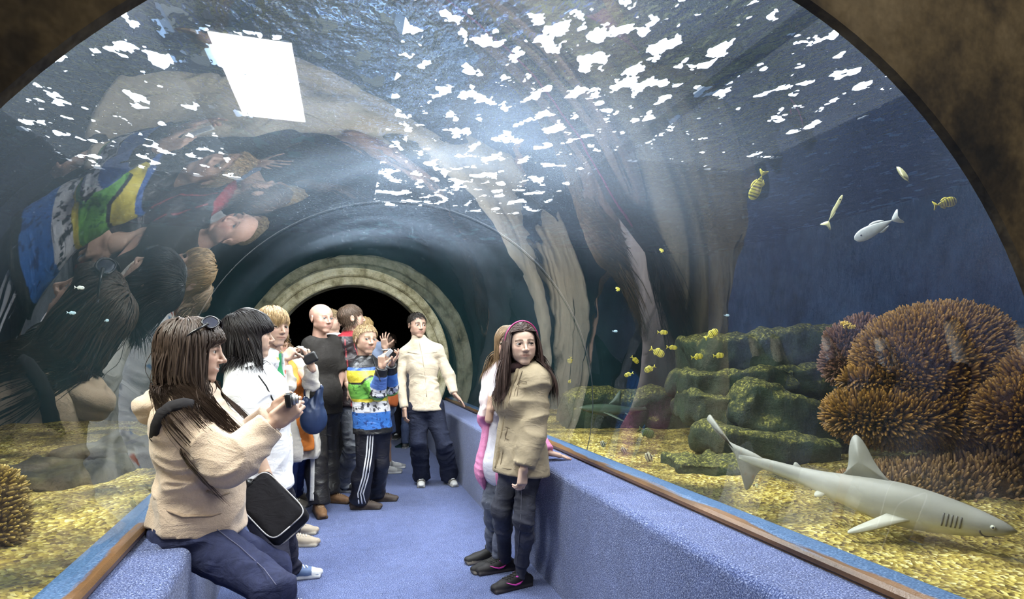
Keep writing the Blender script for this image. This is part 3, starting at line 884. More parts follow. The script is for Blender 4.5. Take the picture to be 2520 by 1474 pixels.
        # lash line
        ln = np.clip(1.5 - np.sqrt(((np.abs(x)-.146)/.088)**2 + ((z-.016)/.026)**2)*1.2, 0, 1)*(y > .27)*(y < .42)
        C = C*(1-ln[:, None]*.75)
        return np.clip(C, 0, 1)
    def eyes(s, look=None, iris=(.09,.06,.035), obj=None):
        f, u = s.hf, s.hup; r = np.cross(f, u); hh = s.hh
        lk = norm(look) if look is not None else f
        for q in (-1, 1):
            c = s.L(.143*q, .278, .0); R_ = .078*hh
            a = norm(np.cross(u, lk)); b = np.cross(lk, a)
            mb = MB(); V = []; C = []; Fc = []
            seg, rings = 20, 18
            for i in range(rings+1):
                th = math.pi*i/rings*.62
                for k in range(seg):
                    ph = 2*math.pi*k/seg
                    V.append(c + R_*(lk*math.cos(th) + (a*math.cos(ph)+b*math.sin(ph))*math.sin(th)))
                    C.append((.004,)*3 if th < .17 else tuple(iris) if th < .50 else tuple(x*.3 for x in iris) if th < .55 else (.36,.34,.32))
            for i in range(rings):
                for k in range(seg): Fc.append((i*seg+k, (i+1)*seg+k, (i+1)*seg+(k+1) % seg, i*seg+(k+1) % seg))
            mesh_obj('eye', V, Fc, M['eye'], obj, True, np.array(C), origin=None if obj is None else tuple(obj.location))
    # ---- hands
    def handprims(s, sd, pose):
        """pose: dir, palm (normal out of the palm), curl (4 lists or one), splay, thumb"""
        w = s.J['wri'+sd]; k = s.H/1.7*pose.get('size', 1.0)
        d = norm(pose['dir']); p = np.asarray(pose['palm'], float); p = norm(p - d*(p@d))
        l = np.cross(d, p)*(1 if sd == 'L' else -1)      # towards the thumb
        l = norm(l)
        pr = [(cone(w - d*.055*k, w + d*.01*k, .027*k, .025*k), .0),
              (rbox(w + d*.055*k, np.array((.040, .050, .0145))*k, (l, d, p), .0135*k), .015*k),
              (ell(w + d*.035*k + l*.022*k + p*.008*k, np.array((.018,.034,.016))*k, (l, d, p)), .012*k)]
        curl = pose.get('curl', (25, 30, 20)); splay = pose.get('splay', 4)
        tips = []
        for i, (off, ln, rd) in enumerate(((.030,.074,.0086), (.0105,.081,.0088), (-.0095,.075,.0084), (-.028,.059,.0074))):
            cu = curl[i] if isinstance(curl[0], (list, tuple)) else curl
            a0 = w + d*(.098 - .004*abs(i-1))*k + l*off*k
            sp = math.radians(splay*(1.5-i)); fd = d*math.cos(sp) + l*math.sin(sp); ax = norm(np.cross(fd, p))
            ang = 0
            for j, fr in enumerate((.46, .30, .24)):
                ang += math.radians(cu[j]); dd = fd*math.cos(ang) + p*math.sin(ang)
                b0 = a0 + dd*ln*fr*k
                pr.append((cone(a0, b0, rd*k*(1-.06*j), rd*k*(.94-.08*j)), .004*k)); a0 = b0
            tips.append(a0)
        th = pose.get('thumb', (.75, .65, .25)); td = norm(d*th[0] + l*th[1] + p*th[2])
        a0 = w + d*.028*k + l*.026*k; bend = pose.get('tbend', 15)
        t2 = norm(td + p*math.tan(math.radians(bend))*.6 + d*.25); t3 = norm(t2 + p*math.tan(math.radians(bend))*.6 + d*.2)
        for dd, ln, r0, r1 in ((td,.040,.0135,.0105), (t2,.032,.0105,.0095), (t3,.026,.0095,.0075)):
            b0 = a0 + dd*ln*k; pr.append((cone(a0, b0, r0*k, r1*k), .008*k)); a0 = b0
        s.tips = tips; s.thumbtip = a0
        return pr
    # ---- whole skin body
    def body(s, name_label, skin, hres=.0045, lres=.016, hands=(), armskin=(), legskin=(), head_kw={}, col_kw={}, look=None, iris=(.09,.06,.035), hand_res=.0042):
        parts = []
        hf = s.headfield(hres, **head_kw); s.HF = hf
        V, Q = hf.mesh(); V = relax(V, Q, 1, .35); parts.append((V, Q, s.head_colors(V, skin, smile=head_kw.get('smile', 0), **col_kw)))
        # trunk and limbs under the clothes
        pr = s.torso(-.012)
        for sd in 'RL': pr += s.armp(sd, -.006) + s.legp(sd, -.012)
        F_ = s.grow(pr, lres); V, Q = F_.mesh(); parts.append((V, Q, np.tile(np.array(skin, float), (len(V), 1))))
        for sd in armskin:
            F_ = s.grow(s.armp(sd, 0.0, capb=False), .007); V, Q = F_.mesh(); C = np.tile(np.array(skin, float), (len(V), 1)); parts.append((V, Q, C*(1+.05*fbm(V*18)[:, None])))
        for sd in legskin:
            F_ = s.grow(s.legp(sd, 0.0), .007); V, Q = F_.mesh(); parts.append((V, Q, np.tile(np.array(skin, float), (len(V), 1))))
        for sd in hands:
            pr = s.handprims(sd, s.hand[sd]); F_ = s.grow(pr, hand_res); V, Q = F_.mesh()
            C = np.tile(np.array(skin, float), (len(V), 1)); C = C*(1 + .07*fbm(V*45)[:, None])
            for t in s.tips + [s.thumbtip]:
                m = np.exp(-(np.linalg.norm(V-t, axis=1)/.012)**2)[:, None]; C = C*(1 - m*np.array([.0,.14,.12]))
            parts.append((V, Q, np.clip(C, 0, 1)))
        V, Q, C = join(parts)
        o = mesh_obj('person', V, Q, M['skin'], None, True, C, origin=tuple(s.base)); s.obj = o
        tag(o, name_label, 'person')
        s.eyes(look, iris, o)
        return o
    # ---- generic garment
    def garment(s, name, prims, h, color, mat='cloth', folds=(), cuts=(), subs=(), label=None, amp=.006, fscale=(9, 9, 20), seed=0, sm=1, colfn=None):
        F_ = s.grow(prims, h)
        for p, k in subs: F_.put(p, k, 'sub')
        for p, n in cuts: F_.cut(p, n)
        V, Q = F_.mesh(); V = relax(V, Q, sm, .5); N = vnormals(V, Q)
        if amp:
            r, f, up = s.tfr()
            D = np.stack([V @ r, V @ f, V @ up], 1) - s.J['pel'] @ np.stack([r, f, up], 1)
            Dw = D + .05*np.stack([noise3(D*7+seed), noise3(D*7+seed+5), noise3(D*7+seed+9)], 1)
            a = 1 - np.abs(noise3(Dw*np.array(fscale)+seed))*2
            wgt = np.full(len(V), .55)
            for jn, rad, st in folds:
                j = s.J[jn] if isinstance(jn, str) else np.asarray(jn, float)
                wgt += st*np.exp(-(np.linalg.norm(V-j, axis=1)/rad)**2)
            V = V + N*(amp*wgt*a)[:, None] + N*(amp*.5*fbm(Dw*np.array([5, 5, 6])+seed+3))[:, None]
        C = np.tile(np.array(color, float), (len(V), 1)) if colfn is None else colfn(V)
        o = mesh_obj(name, V, Q, M[mat], s.obj, True, np.clip(C, 0, 1), origin=tuple(s.base))
        if label: o['label'] = label
        o_f = F_; s.last = F_
        return o
    def add(s, mb, name, mat, parent=None, smooth=True, label=None):
        o = mesh_obj(name, mb.V, mb.F, M[mat], parent or s.obj, smooth, np.array(mb.C), origin=tuple(s.base))
        if parent is not None: o.location = (0, 0, 0)
        if label: o['label'] = label
        return o
    # ---- footwear
    def shoe(s, sd, col, sole, kind='sneaker', h=.0068, accent=None, tall=0.0, name='shoe', laces=(.85,.85,.85)):
        an = s.J['ank'+sd]; t = norm(np.array([s.toe[sd][0], s.toe[sd][1], 0])); k = s.H/1.7
        g = np.array([an[0], an[1], an[2]-.045*s.H]) ; z0 = g[2]; r = np.cross(t, UP)
        heel = g - t*.055*k; ball_ = g + t*.125*k; toe = g + t*.185*k
        def U(p, z): return np.array([p[0], p[1], z0+z*k])
        pr = [(cone(U(heel,.038), U(ball_,.034), .036*k, .040*k, (UP, .85)), .02*k), (cone(U(ball_,.034), U(toe,.030), .040*k, .032*k, (UP, .75)), .02*k),
              (cone(U(heel + t*.012,.04), U(g,.082+tall), .034*k, .038*k), .025*k), (cone(U(g,.08), U(ball_ - t*.03,.045), .036*k, .036*k, (UP,.7)), .025*k)]
        if tall: pr.append((cone(U(g,.07), U(g,.09+tall), .042*k, .046*k, capb=True), .02*k))
        pr += [(rbox(U((heel+ball_)/2,.011), np.array((.041,.112,.016))*k, (r, t, UP), .012*k), .006*k), (rbox(U(ball_+t*.025,.011), np.array((.042,.052,.016))*k, (r, t, UP), .014*k), .006*k)]
        F_ = s.grow(pr, h); F_.cut((0, 0, z0), -UP); V, Q = F_.mesh(); V = relax(V, Q, 1, .4)
        zz = (V[:, 2]-z0)/k; C = np.tile(np.array(col, float), (len(V), 1)); C[zz < .025] = sole
        D = V-g
        if accent is not None:
            m = (zz > .03) & (np.abs(D @ t - .03) < .012); C[m] = accent
            m = (zz > .028) & (D @ t > .15*k); C[m] = accent
        o = mesh_obj(name, V, Q, M['shoe'], s.obj, True, C, origin=tuple(s.base))
        if kind == 'sneaker':
            mb = MB()
            for j in range(5):
                row = []
                for w_ in np.linspace(-.024, .024, 5):
                    q = F_.hit(U(g + t*(.040+.019*j)*k + r*w_*k*(1 if j % 2 else .9) + t*w_*.35*k, .16), -UP, .16)
                    if q is not None: row.append(q + UP*.003)
                if len(row) > 1: mb.tube(row, .0042*k, 5, laces)
            if mb.V: s.add(mb, 'laces', 'cloth', o)
        return o, F_, (g, t, r, U, k)
    # ---- hair
    def hair(s, n, color, length, comb, width=.004, seg=8, seed=1, vol=1.05, grav=1.0, var=.3, tipcol=None, parent=None, name='hair',
             base=True, bodies=(), fz=.06, cuts=None, capcol=.6, stiff=.0, wob=.05, jit=.12, hug=.5, hugz=-.05, clear=None, clearx=None, fields=(), cback=None, cslope=0.0, drift=(0, 0, 0)):
        """strands rooted on the scalp follow comb(P)->(dirs, length factors, keep), slide over the skull and fall"""
        rng = np.random.default_rng(seed); hh = s.hh; f, u = s.hf, s.hup; r = np.cross(f, u); c = s.J['head']; A = np.stack([r, f, u])
        ec = np.array([0, -.055, .125]); er = np.array([.345, .435, .375])*vol
        d = rng.normal(size=(n*4, 3)); d /= np.linalg.norm(d, axis=1)[:, None]
        P = ec + d*er
        cd, lf, keep = comb(P); idx = np.nonzero(keep)[0][:n]
        P = P[idx]; d = d[idx]; cd = cd[idx]; n = len(P)
        L_ = length*lf[idx]*(1+rng.uniform(-var, var*.5, n))/hh; step = (L_/seg)[:, None]
        cd = cd - d*(cd*d).sum(1)[:, None]; cd /= np.linalg.norm(cd, axis=1)[:, None]+1e-6
        dv = cd + d*stiff + rng.normal(size=(n, 3))*jit; dv /= np.linalg.norm(dv, axis=1)[:, None]
        W = rng.normal(size=(n, 3))*wob; lift = (1+rng.uniform(-.015, fz, n))[:, None]
        gl = A @ np.array([0, 0, -1.0])
        pts = [P]
        for j in range(seg):
            dv = dv + np.array(drift)*step*(pts[-1][:, 2:] < -.35) + gl*grav*step + W*np.sin(j*.9+W[:, :1]*90); dv /= np.linalg.norm(dv, axis=1)[:, None]
            Q = pts[-1] + dv*step
            e = (Q-ec)/(er*lift); m = np.linalg.norm(e, axis=1)[:, None]
            S_ = ec + e/np.maximum(m, 1e-6)*er*lift
            Q = np.where(m < 1, S_, np.where(Q[:, 2:] > hugz, Q*(1-hug)+S_*hug, Q))
            if clear is not None:
                lim = clear[1] + np.maximum(0, Q[:, 2]-clear[0])*2.5 + np.abs(W[:, 0])*.5
                Q[:, 1] = np.where(Q[:, 2] > -.75, np.minimum(Q[:, 1], lim), Q[:, 1])
            if cback is not None: Q[:, 1] = np.maximum(Q[:, 1], cback-np.abs(W[:, 1])*.8+np.maximum(0, -.45-Q[:, 2])*cslope)
            if clearx is not None:
                mm = (Q[:, 2] < clearx[0]) & (Q[:, 2] > -.55) & (Q[:, 1] > clearx[1])
                Q[:, 0] = np.where(mm, np.sign(Q[:, 0])*np.maximum(np.abs(Q[:, 0]), clearx[2]), Q[:, 0])
            for bc, br in bodies:
                e = (Q-np.array(bc))/(np.array(br)*lift); m = np.linalg.norm(e, axis=1)[:, None]
                Q = np.where(m < 1, np.array(bc) + e/np.maximum(m, 1e-6)*np.array(br)*lift, Q)
            if fields and j > 1:
                for _ in range(2):
                    Wd = c + (Q @ A)*hh
                    for F_ in fields:
                        dd = F_.sample(Wd); mm = np.nonzero(dd < .008)[0]
                        if not len(mm): continue
                        w = Wd[mm]; e_ = F_.h
                        G = np.stack([F_.sample(w+np.eye(3)[q]*e_)-F_.sample(w-np.eye(3)[q]*e_) for q in range(3)], 1)
                        G = G/(np.linalg.norm(G, axis=1)[:, None]+1e-9)
                        Wd[mm] = w + G*np.clip(.010-dd[mm], 0, .05)[:, None]
                    Q = ((Wd-c)/hh) @ A.T
                    if cback is not None: Q[:, 1] = np.maximum(Q[:, 1], cback-np.abs(W[:, 1])*.8+np.maximum(0, -.45-Q[:, 2])*cslope)
            dv = Q - pts[-1]; dv /= np.linalg.norm(dv, axis=1)[:, None]+1e-9
            pts.append(Q)
        pts = np.stack(pts, 1)                        # n, seg+1, 3
        pts = c + (pts @ A)*hh; m = seg+1
        t = np.empty_like(pts); t[:, 1:-1] = pts[:, 2:]-pts[:, :-2]; t[:, 0] = pts[:, 1]-pts[:, 0]; t[:, -1] = pts[:, -1]-pts[:, -2]
        t /= np.linalg.norm(t, axis=2)[..., None]+1e-9
        out = pts-(c+(ec @ A)*hh); sx = np.cross(t, out); sx /= np.linalg.norm(sx, axis=2)[..., None]+1e-9; nn = np.cross(sx, t)
        w0 = (width*rng.uniform(.6, 1.3, n))[:, None]*(1-.85*(np.arange(m)/(m-1))**2)[None]
        V = np.stack([pts+sx*w0[..., None]*a_+nn*w0[..., None]*b_ for a_, b_ in ((1, -.25), (0, .5), (-1, -.25))], 2).reshape(-1, 3)
        tint = np.array(color)[None]*(1+rng.uniform(-.3, .35, n))[:, None]
        tt = (np.arange(m)/(m-1))[None, :, None]
        C = np.repeat(tint[:, None, :], m, 1) if tipcol is None else tint[:, None, :]*(1-tt)+np.array(tipcol)*tt
        C = np.repeat(C[:, :, None, :], 3, 2).reshape(-1, 3)
        b0 = (np.arange(n)*m*3)[:, None, None]; jj = (np.arange(seg)*3)[None, :, None]; aa = np.arange(2)[None, None, :]; a2 = aa+1
        Fq = np.stack([b0+jj+aa, b0+jj+a2, b0+jj+3+a2, b0+jj+3+aa], -1).reshape(-1, 4)
        if base:
            F_ = s.grow([(ell(c+(ec @ A)*hh, er*.985*hh, (r, f, u)), 0)], .006)
            for cp, cn in (cuts or (((0, .24, .24), (0, .72, -.70)), ((0, 0, -.28), (0, -.3, -1)))):
                F_.cut(c+(np.array(cp) @ A)*hh, np.array(cn, float) @ A)
            V2, Q2 = F_.mesh()
            if len(V2): V, Fq, C = join([(V, Fq, C), (V2, Q2, np.tile(np.array(color)*capcol, (len(V2), 1)))])
        return mesh_obj(name, V, Fq, M['hair'], parent or s.obj, True, np.clip(C, 0, 1), origin=tuple(s.base))

def comb_std(crown=(0, -.25, .5), hairline=.27, temple=.02, nape=-.36, fl=.5, sl=.8, bl=1.0, fringe=(0, 0, 0), fzone=.12, part=None, sback=0.0, sdown=0.0):
    """comb away from the crown (or a parting line); where no hair grows keep is False"""
    cr = np.array(crown)
    def fn(P):
        x, y, z = P.T
        lim = np.where(y > .1, hairline - .35*np.clip(np.abs(x)-.18, 0, 1) - .9*np.clip(.3-y, 0, 1)*.5, np.where(y > -.06, temple, nape))
        keep = z > lim
        d = P - cr
        if part is not None: d = np.stack([np.sign(x-part)*(.35+0*x), d[:, 1]*.45, -.1+0*x], 1)
        d = d/(np.linalg.norm(d, axis=1)[:, None]+1e-6)
        fr = (y > fzone)[:, None]
        d = d + np.array(fringe)*fr + np.array((0, -sback, -sdown))*(~fr)
        lf = np.where(y > fzone, fl, np.where(y > -.15, sl, bl))
        return d, lf, keep
    return fn
# ================================================================== the visitors
def ray_hit(F_, px, py, z0, lim=.9):
    a = at(px, py, z0); d = a - np.array([0, 0, CAM_Z]); return F_.hit(a, d, lim)
def trim(P, F_, pix, z0, r, color, name, mat='cloth', parent=None, flat=1.0, lift=.004, sub=5, n=6):
    """a cord, seam or zip laid on a garment through the given points of the picture"""
    pts = []
    for (a, b) in zip(pix[:-1], pix[1:]):
        for k in range(sub):
            t = k/sub; q = ray_hit(F_, a[0]+(b[0]-a[0])*t, a[1]+(b[1]-a[1])*t, z0)
            if q is not None: pts.append(q + norm(np.array([0, 0, CAM_Z])-q)*lift)
    q = ray_hit(F_, pix[-1][0], pix[-1][1], z0)
    if q is not None: pts.append(q + norm(np.array([0, 0, CAM_Z])-q)*lift)
    if len(pts) < 2: return None
    mb = MB(); mb.tube(pts, r, n, color, flat=flat, up=CAMF); return P.add(mb, name, mat, parent)
def pelvis(p, e=.012, r=.088): 
    return [(cone(p.J['hipR']+UP*.03, p.J['hipL']+UP*.03, r*p.g+e, r*p.g+e, (p.tf, .92)), .06), (cone(p.J['pel'], p.J['waist']*.6+p.J['pel']*.4, .12*p.g+e, .115*p.g+e, (p.tf, .78)), .05)]
def collar(p, r0, r1, h0, h1, e=.012):
    """ring prims round the neck"""
    a = p.J['neck']+p.tf*.008; return [(cone(a+UP*h0, a+UP*h1, r0, r1, capb=True), .02)]

SKIN = (.47, .295, .215); SKIN2 = (.50, .325, .245)
# ------------------------------------------------------------------ boy in cream fleece, hand on the ledge
p = Person(at(1050, 1190, 5.85)[:2], 190, 1.68); pJ = p
p.set(5.8, shR=(994, 868, .03), shL=(1081, 859, -.03), elbR=(984, 942, .0), wriR=(995, 1003, -.06), elbL=(1105, 925, .0), wriL=(1117, 967, -.05),
      hipR=(1022, 1008), hipL=(1073, 1004), kneeR=(1030, 1088, -.05), ankR=(1037, 1173, .05), kneeL=(1093, 1092, -.04), ankL=(1106, 1172, .0), head=(1027, 800, -.03))
p.trunk(); p.hh = .247; p.face(163, -3); p.toe = dict(R=fwd_from(188), L=fwd_from(172))
p.J['neck'] = at(1031, 838, 5.8)
p.hand['R'] = dict(dir=(.04, -.12, -1), palm=(.8, .2, 0), curl=(18, 28, 18)); p.hand['L'] = dict(dir=(.62, -.25, -.72), palm=(-.5, -.1, -.8), curl=(2, 10, 8), splay=9, thumb=(.6, .8, .0))
p.body('teenage boy in cream fleece and dark jeans with one hand on the ledge', SKIN, hands='RL', hres=.0056, lres=.018, col_kw=dict(brow=(.02, .014, .01), browth=.022), look=fwd_from(140))
pr = p.torso(.016, hem=p.J['pel']-UP*.03, wide=.96) + p.armp('R', .013) + p.armp('L', .013) + collar(p, .066, .068, -.03, .055)
fc = lambda V: np.array((.60, .50, .37))[None]*(1+.05*fbm(V*9))[:, None]
g = p.garment('fleece_jacket', pr, .0098, None, 'fleece', folds=(('elbR', .1, 1.2), ('elbL', .1, 1.2), ('waist', .16, .9)), cuts=((p.J['pel']-UP*.035, -UP),), colfn=fc, amp=.008)
gF = p.last
trim(p, gF, [(1031, 838), (1040, 880), (1047, 930), (1050, 976)], 5.3, .004, (.42, .34, .25), 'zipper', parent=g)
for a in ([(1009, 930), (1003, 972)], [(1079, 925), (1093, 960)]): trim(p, gF, a, 5.3, .004, (.30, .24, .17), 'pocket_zip', parent=g)
trim(p, gF, [(1003, 866), (1035, 872), (1075, 866)], 5.3, .0025, (.47, .39, .28), 'yoke_seam', parent=g)
pr = pelvis(p) + p.legp('R', .020, flare=.034, thin=1.05) + p.legp('L', .020, flare=.034, thin=1.05)
dk = lambda V: np.array((.017, .021, .042))[None]*(1+.5*np.clip(fbm(V*np.array([6, 6, 4])), -1, 1))[:, None]
g = p.garment('jeans', pr, .0098, None, 'denim', folds=(('kneeR', .12, 1.2), ('kneeL', .12, 1.2), ('ankR', .13, 2), ('ankL', .13, 2), ('pel', .12, 1)), colfn=dk, amp=.009, fscale=(8, 8, 17))
for sd in 'RL': p.shoe(sd, (.12, .11, .10), (.33, .32, .30), accent=(.55, .54, .52))
p.hair(1500, (.022, .016, .012), .024, comb_std(fl=1, sl=.7, bl=.7, hairline=.28), width=.0022, seg=3, stiff=.15, grav=.2, hug=.2)

# ------------------------------------------------------------------ bald man in black T-shirt
p = Person(at(795, 1245, 5.15)[:2], 135, 1.79, 1.05); pE = p
p.set(5.20, shR=(767, 850, -.06), shL=(818, 845, .10), elbR=(762, 930, .0), wriR=(775, 990, .02), elbL=(836, 925, .12), wriL=(826, 985, .05),
      hipR=(773, 1010, -.05), hipL=(806, 1005, .08), kneeR=(780, 1130, -.25), ankR=(784, 1240, -.30), kneeL=(812, 1118, .12), ankL=(811, 1214, .22), head=(792, 784, -.02))
p.trunk(); p.hh = .262; p.face(142, -2); p.J['neck'] = at(785, 832, 5.21); p.toe = dict(R=fwd_from(168), L=fwd_from(120))
p.hand['R'] = dict(dir=(.5, -.2, -.6), palm=(0, .5, -.3)); p.hand['L'] = dict(dir=(0, -.2, -1), palm=(-.7, 0, 0))
p.body('bald man in black T-shirt and black track trousers with a white stripe', (.49, .29, .22), hands='RL', armskin='RL', hres=.005, lres=.018,
       head_kw=dict(wide=1.08, opening=.6), col_kw=dict(brow=(.22, .13, .09), browth=.015, blush=.5, lips=(.50, .24, .20)), iris=(.12, .14, .15))
blk = (.022, .019, .017)
pr = p.torso(.014, hem=p.J['pel']-UP*.05, belly=.03, wide=.98) + p.armp('R', .02, .42) + p.armp('L', .02, .42)
g = p.garment('t_shirt', pr, .0102, blk, 'cloth', folds=(('waist', .2, .8),), cuts=((p.J['pel']-UP*.06, -UP),), subs=((ell(p.J['neck']+UP*.035+p.tf*.02, (.085, .085, .052)), .012),), amp=.008, fscale=(9, 9, 7)); gF = p.last
q = ray_hit(gF, 829, 871, 4.3)
if q is not None:
    mb = MB(); n_ = norm(np.array([0, 0, CAM_Z])-q); rr = norm(np.cross(UP, n_)); 
    for k, c in enumerate(((.6, .6, .6), (.45, .04, .05), (.6, .6, .6))): mb.obox(q+n_*.004-UP*(k-1)*.012, (rr, UP, n_), (.012, .005, .002), c)
    p.add(mb, 'chest_badge', 'cloth', g, False)
pr = pelvis(p, .014, .105) + p.legp('R', .02, flare=.03) + p.legp('L', .02, flare=.03)
g = p.garment('track_trousers', pr, .0102, (.020, .018, .018), 'shiny', folds=(('kneeR', .15, .8), ('ankR', .15, 1.4), ('ankL', .15, 1.4)), amp=.009, fscale=(9, 9, 9)); gF = p.last
trim(p, gF, [(768, 1070), (769, 1130), (768, 1190), (767, 1232)], 4.3, .020, (.62, .60, .57), 'white_stripe', parent=g, flat=.3, sub=6, lift=.011)
for sd in 'RL': p.shoe(sd, (.20, .105, .05), (.10, .06, .035), laces=(.30, .2, .12))

# ------------------------------------------------------------------ woman with camera: cream jacket, orange shirt
p = Person(at(735, 1230, 5.0)[:2], 110, 1.62); pD = p
p.set(4.75, shR=(684, 908, -.10), shL=(732, 902, .10), elbR=(712, 948, -.30), wriR=(698, 884, -.34), elbL=(765, 944, -.14), wriL=(764, 892, -.26),
      hipR=(718, 1078, -.04), hipL=(748, 1074, .08), kneeR=(712, 1155, .10), ankR=(709, 1226, .30), kneeL=(732, 1148, .26), ankL=(726, 1214, .45), head=(680, 838, -.05))
p.trunk(); p.hh = .24; p.face(128, 0); p.toe = dict(R=fwd_from(115), L=fwd_from(105)); p.J['neck'] = at(692, 884, 4.8)
p.hand['R'] = dict(dir=(.55, .1, .60), palm=(.3, .9, -.3), curl=((25, 40, 20), (35, 45, 25), (45, 50, 25), (50, 50, 25)), thumb=(.7, .4, .5), size=1.08)
p.hand['L'] = dict(dir=(-.28, -.1, .9), palm=(-.8, .3, 0), curl=((30, 45, 25), (38, 45, 25), (45, 50, 25), (50, 50, 25)), thumb=(.7, .4, .5), size=1.08)
p.body('woman holding up a camera, cream jacket open over an orange shirt', SKIN2, hands='RL', armskin='RL', hres=.0056, lres=.018, head_kw=dict(fem=True))
orr = lambda V: np.array((.68, .20, .035))[None]*(1+.07*fbm(V*14))[:, None]
g = p.garment('orange_shirt', p.torso(.014, hem=p.J['pel']-UP*.05, fem=True), .0098, None, 'cloth', cuts=((at(730, 1104, 4.8), -UP),), colfn=orr, fscale=(12, 12, 5), amp=.006)
r_, f_, u_ = p.tfr()
cr = (.70, .64, .55)
crf = lambda V: np.array(cr)[None]*(1+.04*fbm(V*8))[:, None]
# open jacket: the shell is cut away along a slot in front
slot = rbox(p.J['waist']+f_*.15+r_*.035, (.060, .15, .60), (r_, f_, u_), .01)
pr = p.torso(.034, hem=p.J['pel']-UP*.09, fem=True) + p.armp('R', .018, .88) + p.armp('L', .024, .90)
g = p.garment('cream_jacket', pr, .0098, None, 'cloth', cuts=((at(715, 1128, 4.8), -UP),), subs=((slot, .01),), colfn=crf, folds=(('elbR', .1, 1.3), ('elbL', .12, 1.5)), amp=.008)
gF = p.last
trim(p, gF, [(666, 936), (690, 928), (707, 912)], 4.4, .016, (.66, .61, .53), 'lapel', parent=g, flat=.4, lift=.01)
pr = pelvis(p) + p.legp('R', .014, flare=.02) + p.legp('L', .014, flare=.02)
bl_ = lambda V: np.array((.045, .07, .20))[None]*(1+.3*fbm(V*np.array([9, 9, 5])))[:, None]
p.garment('jeans', pr, .0095, None, 'denim', colfn=bl_, folds=(('ankR', .12, 1.5), ('ankL', .12, 1.5)), amp=.008)
for sd in 'RL': p.shoe(sd, (.22, .19, .16), (.34, .31, .27))
p.hair(900, (.22, .15, .09), .14, comb_std(part=.02, fl=1, sl=1.2, bl=1.2), width=.0035, seg=8, grav=3, bodies=(((0, 0, -.2), (.30, .28, .42)),))
# glasses
mb = MB(); fr = np.cross(p.hf, p.hup)
for q in (-1, 1):
    c = p.L(.145*q, .41, 0); mb.tube([c+(fr*math.cos(a)*.026+p.hup*math.sin(a)*.017) for a in np.linspace(0, 2*math.pi, 17)], .0018, 5, (.03, .03, .03))
    mb.tube([p.L(.26*q, .36, .02), p.L(.37*q, -.02, .02)], .002, 5, (.03, .03, .03))
p.add(mb, 'glasses', 'leather')

# her compact camera and its dangling case
c0 = at(738, 861, 4.50); rg = norm(np.array([.95, .25, 0])); fw = np.cross(UP, rg); fw = norm(-fw) if fw @ np.array([0, 1, 0]) < 0 else fw
def compact_camera(name, c, right, front, up, label, w=.047, h=.029, d=.012, body='silver'):
    r = empty(name, c); tag(r, label, 'camera')
    mb = MB(); mb.obox(c, (right, up, front), (w, h, d), None, .006); mb.build('camera_body', M[body], r, origin=tuple(c), col=False)
    lens = c + right*w*.25 + front*d
    mb = MB(); mb.tube([lens-front*.002, lens+front*.010], .021, 20); mb.tube([lens+front*.010, lens+front*.020], .017, 20)
    lb = mb.build('lens_barrel', M['silver'], r, origin=tuple(c), col=False)
    mb = MB(); mb.tube([lens+front*.0195, lens+front*.0215], .011, 16); o = mb.build('lens_glass', M['lens'], lb, origin=tuple(c), col=False); o.location = (0, 0, 0)
    mb = MB(); mb.obox(c-front*d, (right, up, front), (w*.72, h*.78, .0012)); mb.build('screen', M['lens'], r, origin=tuple(c), col=False, smooth=False)
    mb = MB(); mb.tube([c-right*w*.5+up*h, c-right*w*.5+up*(h+.004)], .007, 12); mb.build('shutter_button', M['silver'], r, origin=tuple(c), col=False)
    return r
compact_camera('compact_camera', c0, norm(np.array([.45, -.9, 0])), norm(np.array([.9, .45, 0])), UP, 'silver compact camera in the hands of the orange-shirted woman')
c1 = at(764, 881, 4.46)
r = empty('camera_case', c1); tag(r, 'small black camera pouch dangling below the raised silver camera', 'pouch')
ax = (norm(np.array([.9, -.1, .45])), norm(np.array([-.4, 0, .9])), norm(np.array([.1, 1, 0])))
F_ = field_for([rbox(c1, (.058, .042, .024), ax, .02)], .005); F_.put(rbox(c1, (.056, .042, .022), ax, .018)); V, Q = F_.mesh()
mesh_obj('pouch', V, Q, M['leather'], r, True, np.tile((.016, .016, .017), (len(V), 1)), origin=tuple(c1))
mb = MB(); mb.tube([c1+ax[1]*.042, c1+ax[1]*.055+UP*.015, at(746, 868, 4.49)], .003, 6, (.02, .02, .02)); mb.build('cord', M['cloth'], r, origin=tuple(c1))

